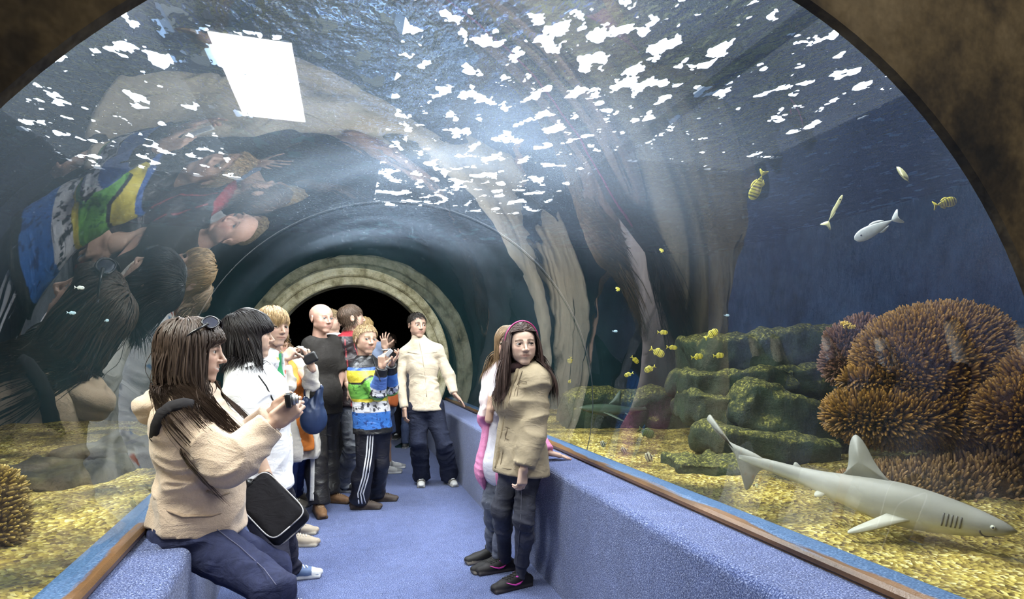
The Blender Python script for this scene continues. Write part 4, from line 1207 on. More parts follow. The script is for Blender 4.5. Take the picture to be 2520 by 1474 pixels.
# blue handbag hung on her forearm
c2 = at(772, 1010, 4.62); ax = (norm(np.array([.95, .3, 0])), norm(np.array([-.3, .95, 0])), UP)
r = empty('handbag', c2 - UP*.14); tag(r, 'blue leather handbag hanging from the arm of the camera woman', 'handbag')
F_ = Field(c2-.3, c2+.3, .007)
F_.put(ell(c2-UP*.075, (.108, .056, .120), ax), 0)
for pk_ in (at(752, 985, 4.62), at(788, 955, 4.64)): F_.put(cone(c2-UP*.02, pk_, .080, .022, (ax[1], .5)), .02)
V, Q = F_.mesh(); N = vnormals(V, Q); V = V + N*(.010*(1-np.abs(noise3((V-c2)*np.array([28, 28, 9])))*2)*np.clip(((V-c2)[:, 2]+.12)/.2, .15, 1))[:, None]
mesh_obj('bag_body', V, Q, M['leather'], r, True, np.tile((.020, .036, .09), (len(V), 1)), origin=tuple(r.location))
for q, (sx, px) in enumerate(((-.05, 752), (.045, 768))):
    mb = MB(); b0 = at(*((752, 985, 4.62) if q == 0 else (788, 955, 4.64))); tp = at(px, 932, 4.62)
    mb.tube([b0-ax[1]*.012, b0*.5+tp*.5-ax[0]*.01, tp, tp+ax[1]*.05, b0*.5+tp*.5+ax[1]*.04, b0+ax[1]*.025], .008, 6, (.020, .036, .09), flat=.5); mb.build('strap', M['leather'], r, origin=tuple(r.location))
    mb = MB(); rc = b0+UP*.012; mb.tube([rc+(ax[0]*math.cos(a)+UP*math.sin(a))*.018 for a in np.linspace(0, 2*math.pi, 17)], .003, 6); mb.build('ring', M['metal'], r, origin=tuple(r.location), col=False)

# ------------------------------------------------------------------ boy in patterned jacket
p = Person(at(908, 1235, 5.0)[:2], 120, 1.62); pH = p
p.set(5.0, shR=(880, 912, -.10), shL=(926, 906, .10), elbR=(930, 968, -.16), wriR=(940, 905, -.24), elbL=(962, 955, .02), wriL=(962, 898, -.14),
      hipR=(902, 1062, -.05), hipL=(934, 1058, .07), kneeR=(898, 1148, -.08), ankR=(884, 1232, -.02), kneeL=(938, 1140, .06), ankL=(926, 1214, .16), head=(900, 835, -.05))
p.trunk(); p.hh = .256; p.face(152, -2, -3); p.toe = dict(R=fwd_from(105), L=fwd_from(100)); p.J['neck'] = at(897, 887, 5.0)
p.hand['R'] = dict(dir=(-.05, -.1, 1), palm=(.7, .6, 0), curl=((45, 60, 30), (50, 65, 30), (55, 65, 30), (60, 65, 30)), thumb=(.6, .5, .5))
p.hand['L'] = dict(dir=(.35, -.3, .5), palm=(-.7, .1, .55), curl=((5, 12, 8), (12, 20, 10), (30, 40, 20), (40, 45, 25)), thumb=(.7, .6, .2), splay=6)
p.body('fair-haired boy in green, yellow, white and blue patterned jacket', SKIN, hands='RL', hres=.0052, lres=.018, head_kw=dict(opening=.7), col_kw=dict(brow=(.20, .13, .07)), look=norm(np.array([0, 0, 1.4])-p.J['head']), iris=(.10, .10, .09))
def patt(V):
    r_, f_, u_ = pH.tfr(); D = V-pH.J['pel']; x = D @ r_; y = D @ f_
    z = V[:, 2] + .05*(y) + .04*np.abs(x)
    # height along the garment; on the sleeves measure along the arm instead
    C = np.tile(np.array((.012, .012, .014)), (len(V), 1))
    n = fbm(V*40); 
    def band(m, c): C[m] = c
    band(z < 1.26, (.05, .12, .38)); band(z < 1.235, (.74, .60, .05)); band(z < 1.135, (.012, .012, .014)); band(z < 1.118, (.17, .46, .07))
    band((z < 1.118) & (n > .28) & (z > 1.0), (.07, .22, .04))
    band(z < .99, (.74, .60, .05)); band(z < .965, (.66, .65, .68)); band((z < .965) & (n > .18) & (z > .87), (.05, .05, .06)); band(z < .875, (.035, .14, .44)); band((z < .875) & (n > .3), (.015, .05, .2)); band(z < .735, (.012, .012, .014))
    for sd in 'RL':
        e, w, s_ = pH.J['elb'+sd], pH.J['wri'+sd], pH.J['sh'+sd]
        t = ((V-e) @ (w-e))/((w-e) @ (w-e)); dist = np.linalg.norm(V-e-np.clip(t, 0, 1)[:, None]*(w-e), axis=1)
        m = (dist < .075) & (t > -.05)
        C[m & (t < .25)] = (.60, .60, .63); C[m & (t < .25) & (n > .1)] = (.03, .03, .035); C[m & (t >= .25)] = (.05, .15, .45) if sd == 'L' else (.06, .12, .35); C[m & (t > .72)] = (.012, .012, .014)
        t = ((V-s_) @ (e-s_))/((e-s_) @ (e-s_)); dist = np.linalg.norm(V-s_-np.clip(t, 0, 1)[:, None]*(e-s_), axis=1)
        m = (dist < .07) & (t > .12) & (t < .95) & ((V-pH.J['chest']) @ r_*(1 if sd == 'R' else -1) > .05)
        C[m & (t < .45)] = (.74, .60, .05); C[m & (t >= .45) & (t < .52)] = (.012, .012, .014); C[m & (t >= .52)] = (.17, .46, .07); C[m & (t >= .52) & (n > .22)] = (.08, .26, .04); C[m & (t > .88)] = (.012, .012, .014)
    return C
pr = p.torso(.030, hem=p.J['pel']-UP*.06, wide=1.12) + p.armp('R', .024, loose=1.0) + p.armp('L', .024) + collar(p, .085, .072, -.05, .030)
g = p.garment('patterned_jacket', pr, .0062, None, 'shiny', folds=(('elbR', .1, 1), ('elbL', .1, 1)), cuts=((at(905, 1064, 5.0), -UP),), colfn=patt, amp=.007); gF = p.last
trim(p, gF, [(918, 882), (926, 910), (936, 938)], 4.4, .004, (.05, .05, .05), 'zipper', parent=g)
q = ray_hit(gF, 903, 1008, 4.4)
if q is not None:
    mb = MB(); n_ = norm(np.array([0, 0, CAM_Z])-q); rr = norm(np.cross(UP, n_)); mb.obox(q+n_*.008, (rr, UP, n_), (.024, .02, .002), (.75, .75, .78)); p.add(mb, 'pocket_label', 'cloth', g, False)
    for k, (dx, w) in enumerate(((-.012, .006), (0, .004), (.010, .005))): pass
pr = pelvis(p) + p.legp('R', .018, flare=.030) + p.legp('L', .018, flare=.028)
g = p.garment('track_trousers', pr, .0095, (.010, .010, .016), 'shiny', folds=(('ankR', .14, 1.4), ('ankL', .14, 1.2), ('kneeR', .12, .7)), amp=.008, fscale=(10, 10, 10)); gF = p.last
for dx in (-8, 0, 8): trim(p, gF, [(912+dx*.8, 1066), (908+dx*.8, 1120), (899+dx*.8, 1175), (887+dx*.8, 1215), (891+dx, 1240)], 4.4, .0065, (.72, .72, .74), 'white_stripe', parent=g, flat=.4, sub=6, lift=.010)
for sd in 'RL': p.shoe(sd, (.075, .055, .045), (.045, .035, .03), laces=(.1, .08, .07))
p.hair(2500, (.30, .20, .10), .035, comb_std(fl=.8, sl=.7, bl=.8, hairline=.30, fringe=(.3, .3, -.2)), width=.0023, seg=4, stiff=.05, grav=.4, hug=.4)
mb = MB(); c3 = at(957, 868, 4.74); r = empty('phone', c3); tag(r, 'small white phone in the fingers of the patterned-jacket boy', 'phone')
mb.obox(c3, (norm(np.array([.6, -.3, .7])), norm(np.array([-.6, -.2, .5])), norm(np.array([.1, .9, .3]))), (.035, .018, .006), None, .004); mb.build('phone_body', solid('white_plastic', (.7, .7, .7), .3), r, origin=tuple(c3), col=False)

# ------------------------------------------------------------------ tall boy, black and red jacket
p = Person(at(862, 1200, 5.55)[:2], 80, 1.84); pG = p
p.set(5.5, shR=(846, 842, -.08), shL=(878, 838, .16), elbR=(842, 902, -.10), wriR=(862, 958, -.16), elbL=(882, 900, .22), wriL=(890, 950, .10),
      hipR=(862, 1005, -.06), hipL=(880, 1000, .10), kneeR=(868, 1098, -.08), ankR=(849, 1190, .0), kneeL=(884, 1095, .12), ankL=(868, 1180, .2), head=(866, 783, .0))
p.trunk(); p.hh = .262; p.face(84, 8); p.toe = dict(R=fwd_from(120), L=fwd_from(100)); p.J['neck'] = at(862, 826, 5.52)
p.hand['R'] = dict(dir=(.4, -.2, -.8), palm=(0, 1, 0))
p.body('tall brown-haired boy in black and red jacket gazing upward', SKIN, hands='R', armskin='R', hres=.0056, lres=.018)
def bred(V):
    C = np.tile(np.array((.022, .014, .016)), (len(V), 1)); z = V[:, 2]; D = V-pG.J['shR']
    r_, f_, u_ = pG.tfr(); a = np.arctan2(D @ r_, D @ f_)
    C[z > 1.535] = (.30, .02, .03); C[(z > 1.515) & (z <= 1.535)] = (.01, .01, .01)
    C[(np.abs(np.sin(a*3.0+.4)) < .10) & (z < 1.515)] = (.34, .05, .06)
    return C
pr = p.torso(.026, hem=p.J['pel']+UP*.02) + p.armp('R', .026, .62) + p.armp('L', .026, .62) + collar(p, .085, .072, -.04, .02)
g = p.garment('zip_jacket', pr, .0095, None, 'shiny', colfn=bred, folds=(('elbR', .12, 1.2),), amp=.009, cuts=((at(860, 1000, 5.5), -UP),))
gr = lambda V: np.array((.24, .25, .28))[None]*(1+.5*fbm(V*np.array([9, 9, 6])))[:, None]
g = p.garment('grey_jeans', pelvis(p) + p.legp('R', .014, flare=.016) + p.legp('L', .014, flare=.016), .009, None, 'denim', colfn=gr, folds=(('ankR', .16, 2), ('kneeR', .14, 1.3)), amp=.010)
for sd in 'RL': p.shoe(sd, (.035, .033, .032), (.45, .44, .42), accent=(.30, .30, .29))
p.hair(1600, (.085, .055, .036), .085, comb_std(fl=.8, sl=.9, bl=.9, hairline=.24, temple=-.12, fringe=(.1, .6, -.2)), width=.0024, seg=6, grav=1.2, stiff=.0, vol=1.01, fz=.05, bodies=(((0, 0, -.2), (.29, .28, .42)),))

# ------------------------------------------------------------------ boy in grey hooded top, behind the bald man
p = Person(at(822, 1188, 5.95)[:2], 115, 1.80); pF = p
p.set(5.9, shR=(806, 848, -.05), shL=(838, 846, .12), hipR=(812, 1000, -.04), hipL=(834, 998, .08), kneeR=(816, 1095), ankR=(817, 1178, .0), kneeL=(834, 1092, .1), ankL=(832, 1172, .12), head=(813, 791, -.02),
      elbR=(800, 905), wriR=(806, 960), elbL=(843, 905, .15), wriL=(845, 960, .1))
p.trunk(); p.hh = .252; p.face(98, 0); p.toe = dict(R=fwd_from(125), L=fwd_from(110)); p.J['neck'] = at(820, 832, 5.9)
p.body('curly fair boy in pale grey hooded top behind the bald man', SKIN2, hres=.0052, lres=.018, look=fwd_from(120))
g = p.garment('hooded_top', p.torso(.03, hem=p.J['pel']) + p.armp('R', .024) + p.armp('L', .024) + collar(p, .088, .088, -.04, .035), .009, (.42, .40, .40), 'fleece', amp=.008)
g = p.garment('trousers', pelvis(p) + p.legp('R', .018, flare=.02) + p.legp('L', .018, flare=.02), .010, (.014, .013, .014), 'denim', amp=.009, folds=(('ankR', .2, 1.6),))
for sd in 'RL': p.shoe(sd, (.05, .04, .032), (.09, .07, .05), laces=(.12, .1, .08))
p.hair(1000, (.26, .18, .09), .05, comb_std(fl=.8, sl=.7, bl=.7, hairline=.28), width=.0034, seg=5, stiff=.6, grav=.5, wob=.35)

# ------------------------------------------------------------------ woman with raised open hand, denim skirt
p = Person(at(938, 1150, 6.6)[:2], 70, 1.62); pI = p
p.set(6.6, shR=(918, 868, -.05), shL=(942, 862, .15), elbR=(952, 905, -.15), wriR=(948, 858, -.2), hipR=(930, 1005, -.05), hipL=(950, 1000, .1), kneeR=(944, 1082, -.05), ankR=(946, 1150, .0), kneeL=(952, 1076, .12), ankL=(957, 1139, .2), head=(897, 805, .05),
      elbL=(955, 915, .2), wriL=(960, 950, .1))
p.trunk(); p.hh = .24; p.face(80, 0); p.toe = dict(R=fwd_from(95), L=fwd_from(85))
p.hand['R'] = dict(dir=(-.12, 0, 1), palm=(.5, .8, 0), curl=(6, 14, 10), splay=16, thumb=(.45, .95, .0), size=1.1)
p.body('woman in denim skirt with one open hand raised behind the patterned jacket', SKIN, hands='R', armskin='R', legskin='RL', hres=.006, lres=.02, head_kw=dict(fem=True))
p.garment('blouse', p.torso(.02, hem=p.J['pel'], fem=True) + p.armp('R', .02, .45) + p.armp('L', .02), .010, (.20, .24, .34), 'cloth', amp=.007)
r_, f_, u_ = p.tfr()
pr = pelvis(p, .02) + [(cone(p.J['pel'], (p.J['kneeR']+p.J['kneeL'])/2+UP*.06, .135*p.g+.01, .15*p.g, (f_, .8), capb=True), .05)]
p.garment('denim_skirt', pr, .010, (.05, .075, .17), 'denim', amp=.008, fscale=(14, 14, 3))
for sd in 'RL': p.shoe(sd, (.42, .41, .40), (.60, .59, .57), accent=(.25, .25, .25))
p.hair(800, (.36, .24, .10), .16, comb_std(part=.0, fl=1, sl=1.2, bl=1.3), width=.004, seg=8, grav=3, bodies=(((0, 0, -.2), (.30, .28, .42)),))
mb = MB(); w = p.J['wriR']; mb.tube([w+np.array([math.cos(a)*.034, math.sin(a)*.034, -.012+.006*math.cos(a)]) for a in np.linspace(0, 2*math.pi, 15)], .008, 6, (.75, .74, .70)); p.add(mb, 'wristwatch', 'leather')
c4 = at(966, 975, 6.5); r = empty('shoulder_bag', c4-UP*.12); tag(r, 'orange shoulder bag at the hip of the denim-skirted woman', 'bag')
F_ = Field(c4-.25, c4+.25, .009); F_.put(rbox(c4, (.085, .04, .12), (norm(np.array([.8, .5, -.25])), norm(np.array([-.5, .85, 0])), norm(np.array([.2, .1, 1]))), .035), 0); V, Q = F_.mesh()
mesh_obj('bag_body', V, Q, M['leather'], r, True, np.tile((.55, .14, .04), (len(V), 1)), origin=tuple(r.location))
mb = MB(); mb.tube([c4+UP*.11-CAMR*.05, at(952, 905, 6.6), at(945, 862, 6.62)], .008, 5, (.40, .10, .03)); mb.build('strap', M['leather'], r, origin=tuple(r.location))

# ------------------------------------------------------------------ two visitors in the gloom beyond the arch
for (px, zc, hd, Hh, lab, top, bot, hc) in ((962, 9.3, 200, 1.72, 'dim visitor in dark top standing beyond the stone arch', (.05, .045, .045), (.02, .02, .03), (.03, .02, .015)),
                                        (1012, 8.35, 20, 1.45, 'child in jeans partly hidden behind the boy in cream fleece', (.10, .10, .11), (.06, .08, .15), (.05, .03, .02))):
    b = at(px, 1100, zc); p = Person(b[:2], hd, Hh); p.face(hd)
    p.body(lab, SKIN, hres=.007, lres=.022, hands='RL' if False else '')
    p.garment('top', p.torso(.02, hem=p.J['pel']) + p.armp('R', .018) + p.armp('L', .018), .016, top, 'cloth')
    p.garment('trousers', pelvis(p) + p.legp('R', .014, flare=.01) + p.legp('L', .014, flare=.01), .016, bot, 'denim')
    for sd in 'RL': p.shoe(sd, (.06, .06, .06), (.5, .5, .5), h=.008)
    p.hair(500, hc, .06, comb_std(fl=.8), width=.005, seg=5)
# ------------------------------------------------------------------ fair boy in white shirt, mostly hidden
p = Person(at(690, 1335, 4.0)[:2], 130, 1.73); pC = p
p.set(3.95, shR=(630, 902, -.08), shL=(668, 895, .14), elbR=(620, 990, .0), wriR=(640, 1040, -.05), elbL=(668, 985, .15), wriL=(660, 1050, .1),
      hipR=(642, 1085, -.05), hipL=(672, 1080, .1), kneeR=(676, 1210, -.05), ankR=(712, 1316, -.02), kneeL=(690, 1190, .12), ankL=(712, 1290, .25), head=(673, 803, -.03))
p.trunk(); p.hh = .268; p.face(140, -4); p.toe = dict(R=fwd_from(105), L=fwd_from(100)); p.J['neck'] = at(662, 868, 3.95)
p.body('boy with straight fair fringe and white printed shirt looking at the viewer', SKIN2, hres=.005, lres=.018, col_kw=dict(brow=(.12, .07, .035), browth=.022), look=fwd_from(168), iris=(.06, .045, .03))
def printed(V):
    C = np.tile(np.array((.66, .65, .66)), (len(V), 1)); n = noise3(V*34+4); m = noise3(V*21+30)
    C[(n > .55)] = (.30, .30, .33); C[(m > .66)] = (.50, .12, .08); C[(m < -.70)] = (.55, .45, .12); C[(n < -.68)] = (.15, .27, .50)
    return C
g = p.garment('green_t_shirt', p.torso(.012, hem=p.J['pel']) + collar(p, .066, .064, -.05, -.012), .012, (.03, .26, .10), 'cloth')
r_, f_, u_ = p.tfr()
slot = rbox(p.J['chest']+f_*.15+u_*.14, (.045, .12, .16), (r_, f_, u_), .01)
g = p.garment('printed_shirt', p.torso(.026, hem=p.J['pel']-UP*.05) + p.armp('R', .028, .55) + p.armp('L', .028, .55) + collar(p, .092, .088, -.05, .012), .010, None, 'cloth', colfn=printed, subs=((slot, .01),), amp=.008)
p.garment('trousers', pelvis(p) + p.legp('R', .018, flare=.02) + p.legp('L', .018, flare=.02), .010, (.02, .02, .03), 'denim', folds=(('ankR', .16, 1.6),), amp=.009)
for sd in 'RL': p.shoe(sd, (.36, .30, .235), (.44, .39, .32), laces=(.55, .5, .43))
p.hair(1900, (.30, .19, .085), .135, comb_std(crown=(-.1, -.28, .5), fl=.60, sl=.8, bl=.85, hairline=.25, temple=-.15, fringe=(.25, .8, -.1)), width=.0026, seg=8, grav=1.8, jit=.08, bodies=(((0, .0, -.12), (.29, .31, .42)),))

# ------------------------------------------------------------------ black-haired visitor in white shirt
p = Person(at(650, 1440, 3.2)[:2], 84, 1.62, 1.08); pB = p
p.set(3.1, shR=(604, 958, -.12), shL=(662, 952, .16), elbR=(618, 1085, -.14), wriR=(662, 1185, -.14), elbL=(672, 1060, .22), wriL=(700, 1020, .2),
      hipR=(620, 1200, -.06), hipL=(652, 1195, .12), kneeR=(668, 1330, -.05), ankR=(688, 1480, .05), kneeL=(690, 1300, .15), ankL=(707, 1396, .37), head=(615, 824, .0))
p.trunk(); p.hh = .255; p.face(80, 2); p.toe = dict(R=fwd_from(95), L=fwd_from(92)); p.J['neck'] = at(610, 906, 3.1)
p.hand['R'] = dict(dir=(.3, .0, -1), palm=(0, 1, 0), curl=(22, 30, 20))
p.body('visitor with shaggy black hair and loose white shirt, seen in profile', (.52, .35, .26), hands='R', armskin='R', hres=.0044, lres=.016, head_kw=dict(wide=1.03), col_kw=dict(brow=(.02, .015, .012)), look=fwd_from(85))
wf = lambda V: np.array((.80, .79, .80))[None]*(1+.02*fbm(V*8))[:, None]
pr = p.torso(.045, hem=p.J['pel']-UP*.10, wide=1.12, belly=.0) + p.armp('R', .050, .52, loose=1.1) + p.armp('L', .045, .55) + collar(p, .085, .078, -.05, .035)
g = p.garment('white_shirt', pr, .0075, None, 'cloth', colfn=wf, folds=(('elbR', .16, 1.2), ('shR', .15, .9), ('waist', .2, .8)), cuts=((at(670, 1202, 3.1), -UP),), amp=.013, fscale=(7, 7, 12)); gF = p.last
trim(p, gF, [(636, 924), (655, 950), (672, 985), (690, 1012)], 2.6, .004, (.02, .02, .02), 'neck_cord', parent=g, lift=.014, sub=8)
p.garment('trousers', pelvis(p, .018) + p.legp('R', .02, flare=.02) + p.legp('L', .02, flare=.02), .010, (.018, .018, .035), 'denim', folds=(('ankL', .16, 1.6),), amp=.009)
for sd in 'RL': p.shoe(sd, (.10, .15, .28), (.70, .70, .70), accent=(.72, .72, .72))
p.hair(3300, (.014, .011, .012), .20, comb_std(crown=(0, -.30, .46), fl=.95, sl=1.0, bl=.95, hairline=.22, temple=-.15, nape=-.42, fringe=(0, .9, .0)), width=.0026, seg=9, grav=2.0, vol=1.10, fz=.08, jit=.08, clear=(-.02, .17),
       bodies=(((0, -.02, -.14), (.33, .30, .44)), ), fields=(gF,))

# ------------------------------------------------------------------ seated woman in beige hooded top
p = Person((-.50, 2.34), 80, 1.65, 1.02); pA = p
p.set(2.15, shR=(446, 1022, -.10), shL=(500, 1012, .20), elbR=(566, 1142, -.12), wriR=(672, 1040, -.04), elbL=(612, 1095, .20), wriL=(676, 1012, .14), head=(476, 864, .0), hipR=(464, 1320, -.06), hipL=(502, 1308, .14))
p.trunk(); p.hh = .238; p.face(90, -3); p.J['neck'] = at(462, 965, 2.16); p.J['chest'] = at(484, 1090, 2.17); p.J['waist'] = at(492, 1205, 2.18)
p.J['kneeR'] = at(672, 1447, 2.02); p.J['ankR'] = np.array([p.J['kneeR'][0]+.04, p.J['kneeR'][1]+.03, .074]); p.J['kneeL'] = at(672, 1400, 2.40); p.J['ankL'] = np.array([p.J['kneeL'][0]+.10, p.J['kneeL'][1]+.0, .074])
p.fw = fwd_from(85); p.toe = dict(R=fwd_from(85), L=fwd_from(85))
p.hand['R'] = dict(dir=(.75, .15, .62), palm=(-.25, .9, .1), curl=((38, 55, 30), (48, 60, 30), (55, 65, 30), (60, 65, 30)), thumb=(.75, .35, .55))
p.hand['L'] = dict(dir=(.75, -.2, .5), palm=(-.2, -.95, 0), curl=((35, 50, 30), (45, 55, 30), (55, 60, 30), (60, 60, 30)), thumb=(.75, .35, .5))
p.body('smiling woman with long dark hair and beige hooded top seated on ledge', (.52, .34, .255), hands='RL', hres=.0035, lres=.014, hand_res=.003, head_kw=dict(fem=True, smile=.8, opening=.62), col_kw=dict(brow=(.05, .03, .02), browth=.016), look=fwd_from(84), iris=(.04, .025, .015))
bg = lambda V: np.array((.60, .46, .345))[None]*(1+.05*fbm(V*9))[:, None]
r_, f_, u_ = p.tfr()
nb = p.J['neck']-p.tf*.085-UP*.01
pr = p.torso(.038, hem=p.J['pel']-UP*.02, fem=True, wide=1.08) + p.armp('R', .024, .97, loose=1.15) + p.armp('L', .024, .97, loose=1.15)
pr += [(ell(p.J['waist']*.5+p.J['pel']*.5+f_*.02, (.155, .135, .11), (r_, f_, u_)), .06)]
# hood lying folded on the back
hood = []
for rad, dz, th in ((.112, -.028, .032), (.148, -.058, .034), (.135, -.092, .030)):
    ring = [p.J['neck']+r_*math.sin(a)*rad*.95-f_*(math.cos(a)*rad*1.05-.012)+UP*(dz+.035*(1-math.cos(a))*.5+.012) for a in np.radians(np.linspace(-80, 62, 13))]
    for q0, q1 in zip(ring[:-1], ring[1:]): hood.append((cone(q0, q1, th, th), .012))
g = p.garment('hooded_top', pr, .0062, None, 'fleece', folds=(('elbR', .12, 1.6), ('elbL', .1, 1.0), ('waist', .16, 1.3)), cuts=((at(500, 1298, 2.15), norm(-UP*.98-f_*.12)),), colfn=bg, amp=.014, fscale=(7, 7, 19)); gF = p.last
g2 = p.garment('hood', hood, .0062, None, 'fleece', colfn=bg, amp=.008, fscale=(6, 6, 24)); gFh = p.last
trim(p, gF, [(408, 1255), (450, 1272), (520, 1270), (600, 1246)], 1.7, .004, (.34, .25, .18), 'waistband_seam', parent=g, sub=8)
trim(p, gF, [(508, 1208), (540, 1222), (585, 1205)], 1.7, .005, (.36, .27, .19), 'pocket_edge', parent=g, sub=8)
trim(p, gF, [(655, 1012), (672, 1030), (696, 1050)], 1.7, .004, (.40, .30, .22), 'cuff_seam', parent=g, sub=6)
jn = lambda V: np.array((.028, .034, .088))[None]*(1+.45*fbm(V*np.array([8, 8, 8])))[:, None]
pr = pelvis(p, .02, .105) + p.legp('R', .014) + p.legp('L', .014) + [(ell(p.J['pel']-f_*.03-UP*.02, (.17, .13, .10), (r_, f_, UP)), .05)]
g = p.garment('jeans', pr, .007, None, 'denim', folds=(('kneeR', .12, 1.2), ('kneeL', .12, 1), ('hipR', .14, .8)), colfn=jn, amp=.007, cuts=((np.array([0, 0, .035]), -UP),)); gF2 = p.last
trim(p, gF2, [(520, 1292), (590, 1345), (650, 1400), (680, 1440)], 1.6, .0018, (.14, .14, .22), 'side_seam', parent=g, sub=10, lift=.009)
for sd in 'RL': p.shoe(sd, (.5, .5, .52), (.6, .6, .6))
p.hair(3600, (.052, .033, .024), .47, comb_std(crown=(.0, -.18, .5), fl=.30, sl=.95, bl=.56, hairline=.25, temple=-.02, nape=-.36, fringe=(1.3, .0, -.1), fzone=.17, sback=.5, sdown=.4), width=.0029, seg=13, grav=3.0, vol=1.07, fz=.10, wob=.07, clear=(.10, .20), cback=-.44, cslope=.55, drift=(-.7, 2.6, 0),
       bodies=(((0, -.08, -.18), (.32, .33, .44)), ), fields=(gF, gFh))

# her sunglasses, pushed up on the hair
L = p.L; c = L(.0, .22, .46); fr = np.cross(p.hf, p.hup); dn = norm(p.hf*.55+p.hup*.85); upd = np.cross(fr, dn)
r = empty('sunglasses', c); tag(r, 'dark sunglasses pushed up on the long-haired seated woman\'s head', 'sunglasses')
for q in (-1, 1):
    lc = L(.17*q, .25, .455)+fr*q*.004
    V = []; Fc = []
    for k in range(24):
        a = 2*math.pi*k/24; V.append(lc+norm(fr-dn*q*.75)*.033*abs(math.cos(a))**.8*np.sign(math.cos(a))+norm(p.hf*.85-p.hup*.5)*.025*abs(math.sin(a))**.8*np.sign(math.sin(a))+dn*.004)
    V += [v - dn*.004 for v in V[:24]]
    Fc = [tuple(range(24)), tuple(range(47, 23, -1))] + [(k, (k+1) % 24, 24+(k+1) % 24, 24+k) for k in range(24)]
    mesh_obj('lens', V, Fc, M['lens'], r, False, None, origin=tuple(c))
    mb = MB(); mb.tube(V[:24]+[V[0]], .0032, 6); mb.build('rim', M['blackplastic'], r, origin=tuple(c), col=False)
    mb = MB(); mb.tube([L(.30*q, .25, .44), L(.40*q, .05, .28), L(.385*q, -.12, .12)], [.006, .0035, .003], 6); mb.build('temple_arm', M['blackplastic'], r, origin=tuple(c), col=False)
mb = MB(); mb.tube([L(-.03, .29, .46), L(0, .30, .47), L(.03, .29, .46)], .003, 6); mb.build('bridge', M['blackplastic'], r, origin=tuple(c), col=False)
cc = (p.J['wriR']+p.J['wriL'])/2 + np.array([.10, 0, .055])
compact_camera('compact_camera', at(712, 985, 2.12), norm(np.array([.05, 1, 0])), norm(np.array([1, 0, .12])), norm(np.array([-.12, 0, 1])), 'dark compact camera in the hands of the seated woman', .042, .026, .010, 'blackplastic')

# her black shoulder bag with white piping
bc = at(668, 1250, 2.50)
r = empty('messenger_bag', bc-UP*.12); tag(r, 'black messenger bag with white piping beside the seated woman\'s thigh', 'bag')
a0 = norm(at(722, 1305, 2.44)-at(606, 1185, 2.54)); nrm_ = norm(np.cross(a0, np.cross(norm(np.array([.25, -1, .35])), a0))); nrm_ = norm(np.array([.2, -1, .25]) - a0*(np.array([.2, -1, .25])@a0)); b0 = np.cross(nrm_, a0); b0 = b0 if b0[2] > 0 else -b0
F_ = Field(bc-.4, bc+.4, .007); F_.put(rbox(bc, (.148, .093, .052), (a0, b0, nrm_), .028), 0); V, Q = F_.mesh(); N = vnormals(V, Q); V = V+N*(.004*fbm((V-bc)*13))[:, None]
mesh_obj('bag_body', V, Q, M['cloth'], r, True, np.tile((.012, .011, .014), (len(V), 1)), origin=tuple(r.location))
for zz in (-1, 1):
    mb = MB(); pts = []
    for k in range(41):
        a = 2*math.pi*k/40; cx_, sy_ = math.cos(a), math.sin(a); pts.append(bc+a0*.144*np.sign(cx_)*abs(cx_)**.35+b0*.089*np.sign(sy_)*abs(sy_)**.35+nrm_*zz*.047)
    mb.tube(pts, .0032, 5, (.62, .60, .60)); mb.build('piping', M['leather'], r, origin=tuple(r.location))
# strap over the far hip, up the back and across the shoulder
st = [bc+b0*.08-a0*.11, at(600, 1180, 2.50), at(520, 1120, 2.46)]
mb = MB()
for pth in ([(377, 1084), (382, 1050), (396, 1018), (420, 1000), (452, 992), (482, 998)],):
    pts = []
    for (u0, v0), (u1, v1) in zip(pth[:-1], pth[1:]):
        for k in range(5):
            hs = [h for h in (ray_hit(F__, u0+(u1-u0)*k/5, v0+(v1-v0)*k/5, 1.6) for F__ in (gF, gFh)) if h is not None]
            if hs: h = min(hs, key=lambda q: np.linalg.norm(q-np.array([0, 0, CAM_Z]))); pts.append(h+norm(np.array([0, 0, CAM_Z])-h)*.012)
    mb = MB(); mb.tube(pts, .021, 8, (.014, .012, .014), flat=.3, up=CAMF); mb.build('strap', M['cloth'], r, origin=tuple(r.location))
mb = MB(); mb.tube(st, .016, 6, (.014, .012, .014), flat=.2); mb.build('strap', M['cloth'], r, origin=tuple(r.location))
mb = MB(); q = at(607, 1186, 2.46); mb.obox(q, (a0, b0, nrm_), (.022, .014, .004)); mb.build('buckle', M['blackplastic'], r, origin=tuple(r.location), col=False)

# ------------------------------------------------------------------ girl in pink jacket, behind
p = Person(at(1225, 1385, 3.6)[:2], 240, 1.56); pM = p
p.set(3.58, shR=(1222, 930, .06), shL=(1270, 936, -.02), elbR=(1208, 1035, .06), wriR=(1205, 1012, -.10), elbL=(1300, 1045, .16), wriL=(1346, 1113, .02), hipR=(1222, 1130, .06), hipL=(1258, 1132, -.04), kneeR=(1212, 1240, .0), ankR=(1212, 1352, .06), kneeL=(1238, 1250, -.10), ankL=(1228, 1372, -.06), head=(1251, 846, .02))
p.trunk(); p.hh = .228; p.face(205, 0); p.toe = dict(R=fwd_from(262), L=fwd_from(258)); p.J['neck'] = at(1250, 908, 3.58)
p.arm('R', at(1206, 1012, 3.42), at(1190, 1080, 3.6))
p.hand['R'] = dict(dir=(.1, -.1, .9), palm=(.9, .2, 0), curl=((60, 70, 35),)*4, thumb=(.6, .3, .6)); p.hand['L'] = dict(dir=(.95, -.2, -.25), palm=(0, 0, -1), curl=(2, 6, 4), splay=7, thumb=(.7, .6, .1))
p.body('girl in pink jacket and black ankle boots half hidden behind the khaki jacket', SKIN2, hands='RL', hres=.005, lres=.018, head_kw=dict(fem=True))
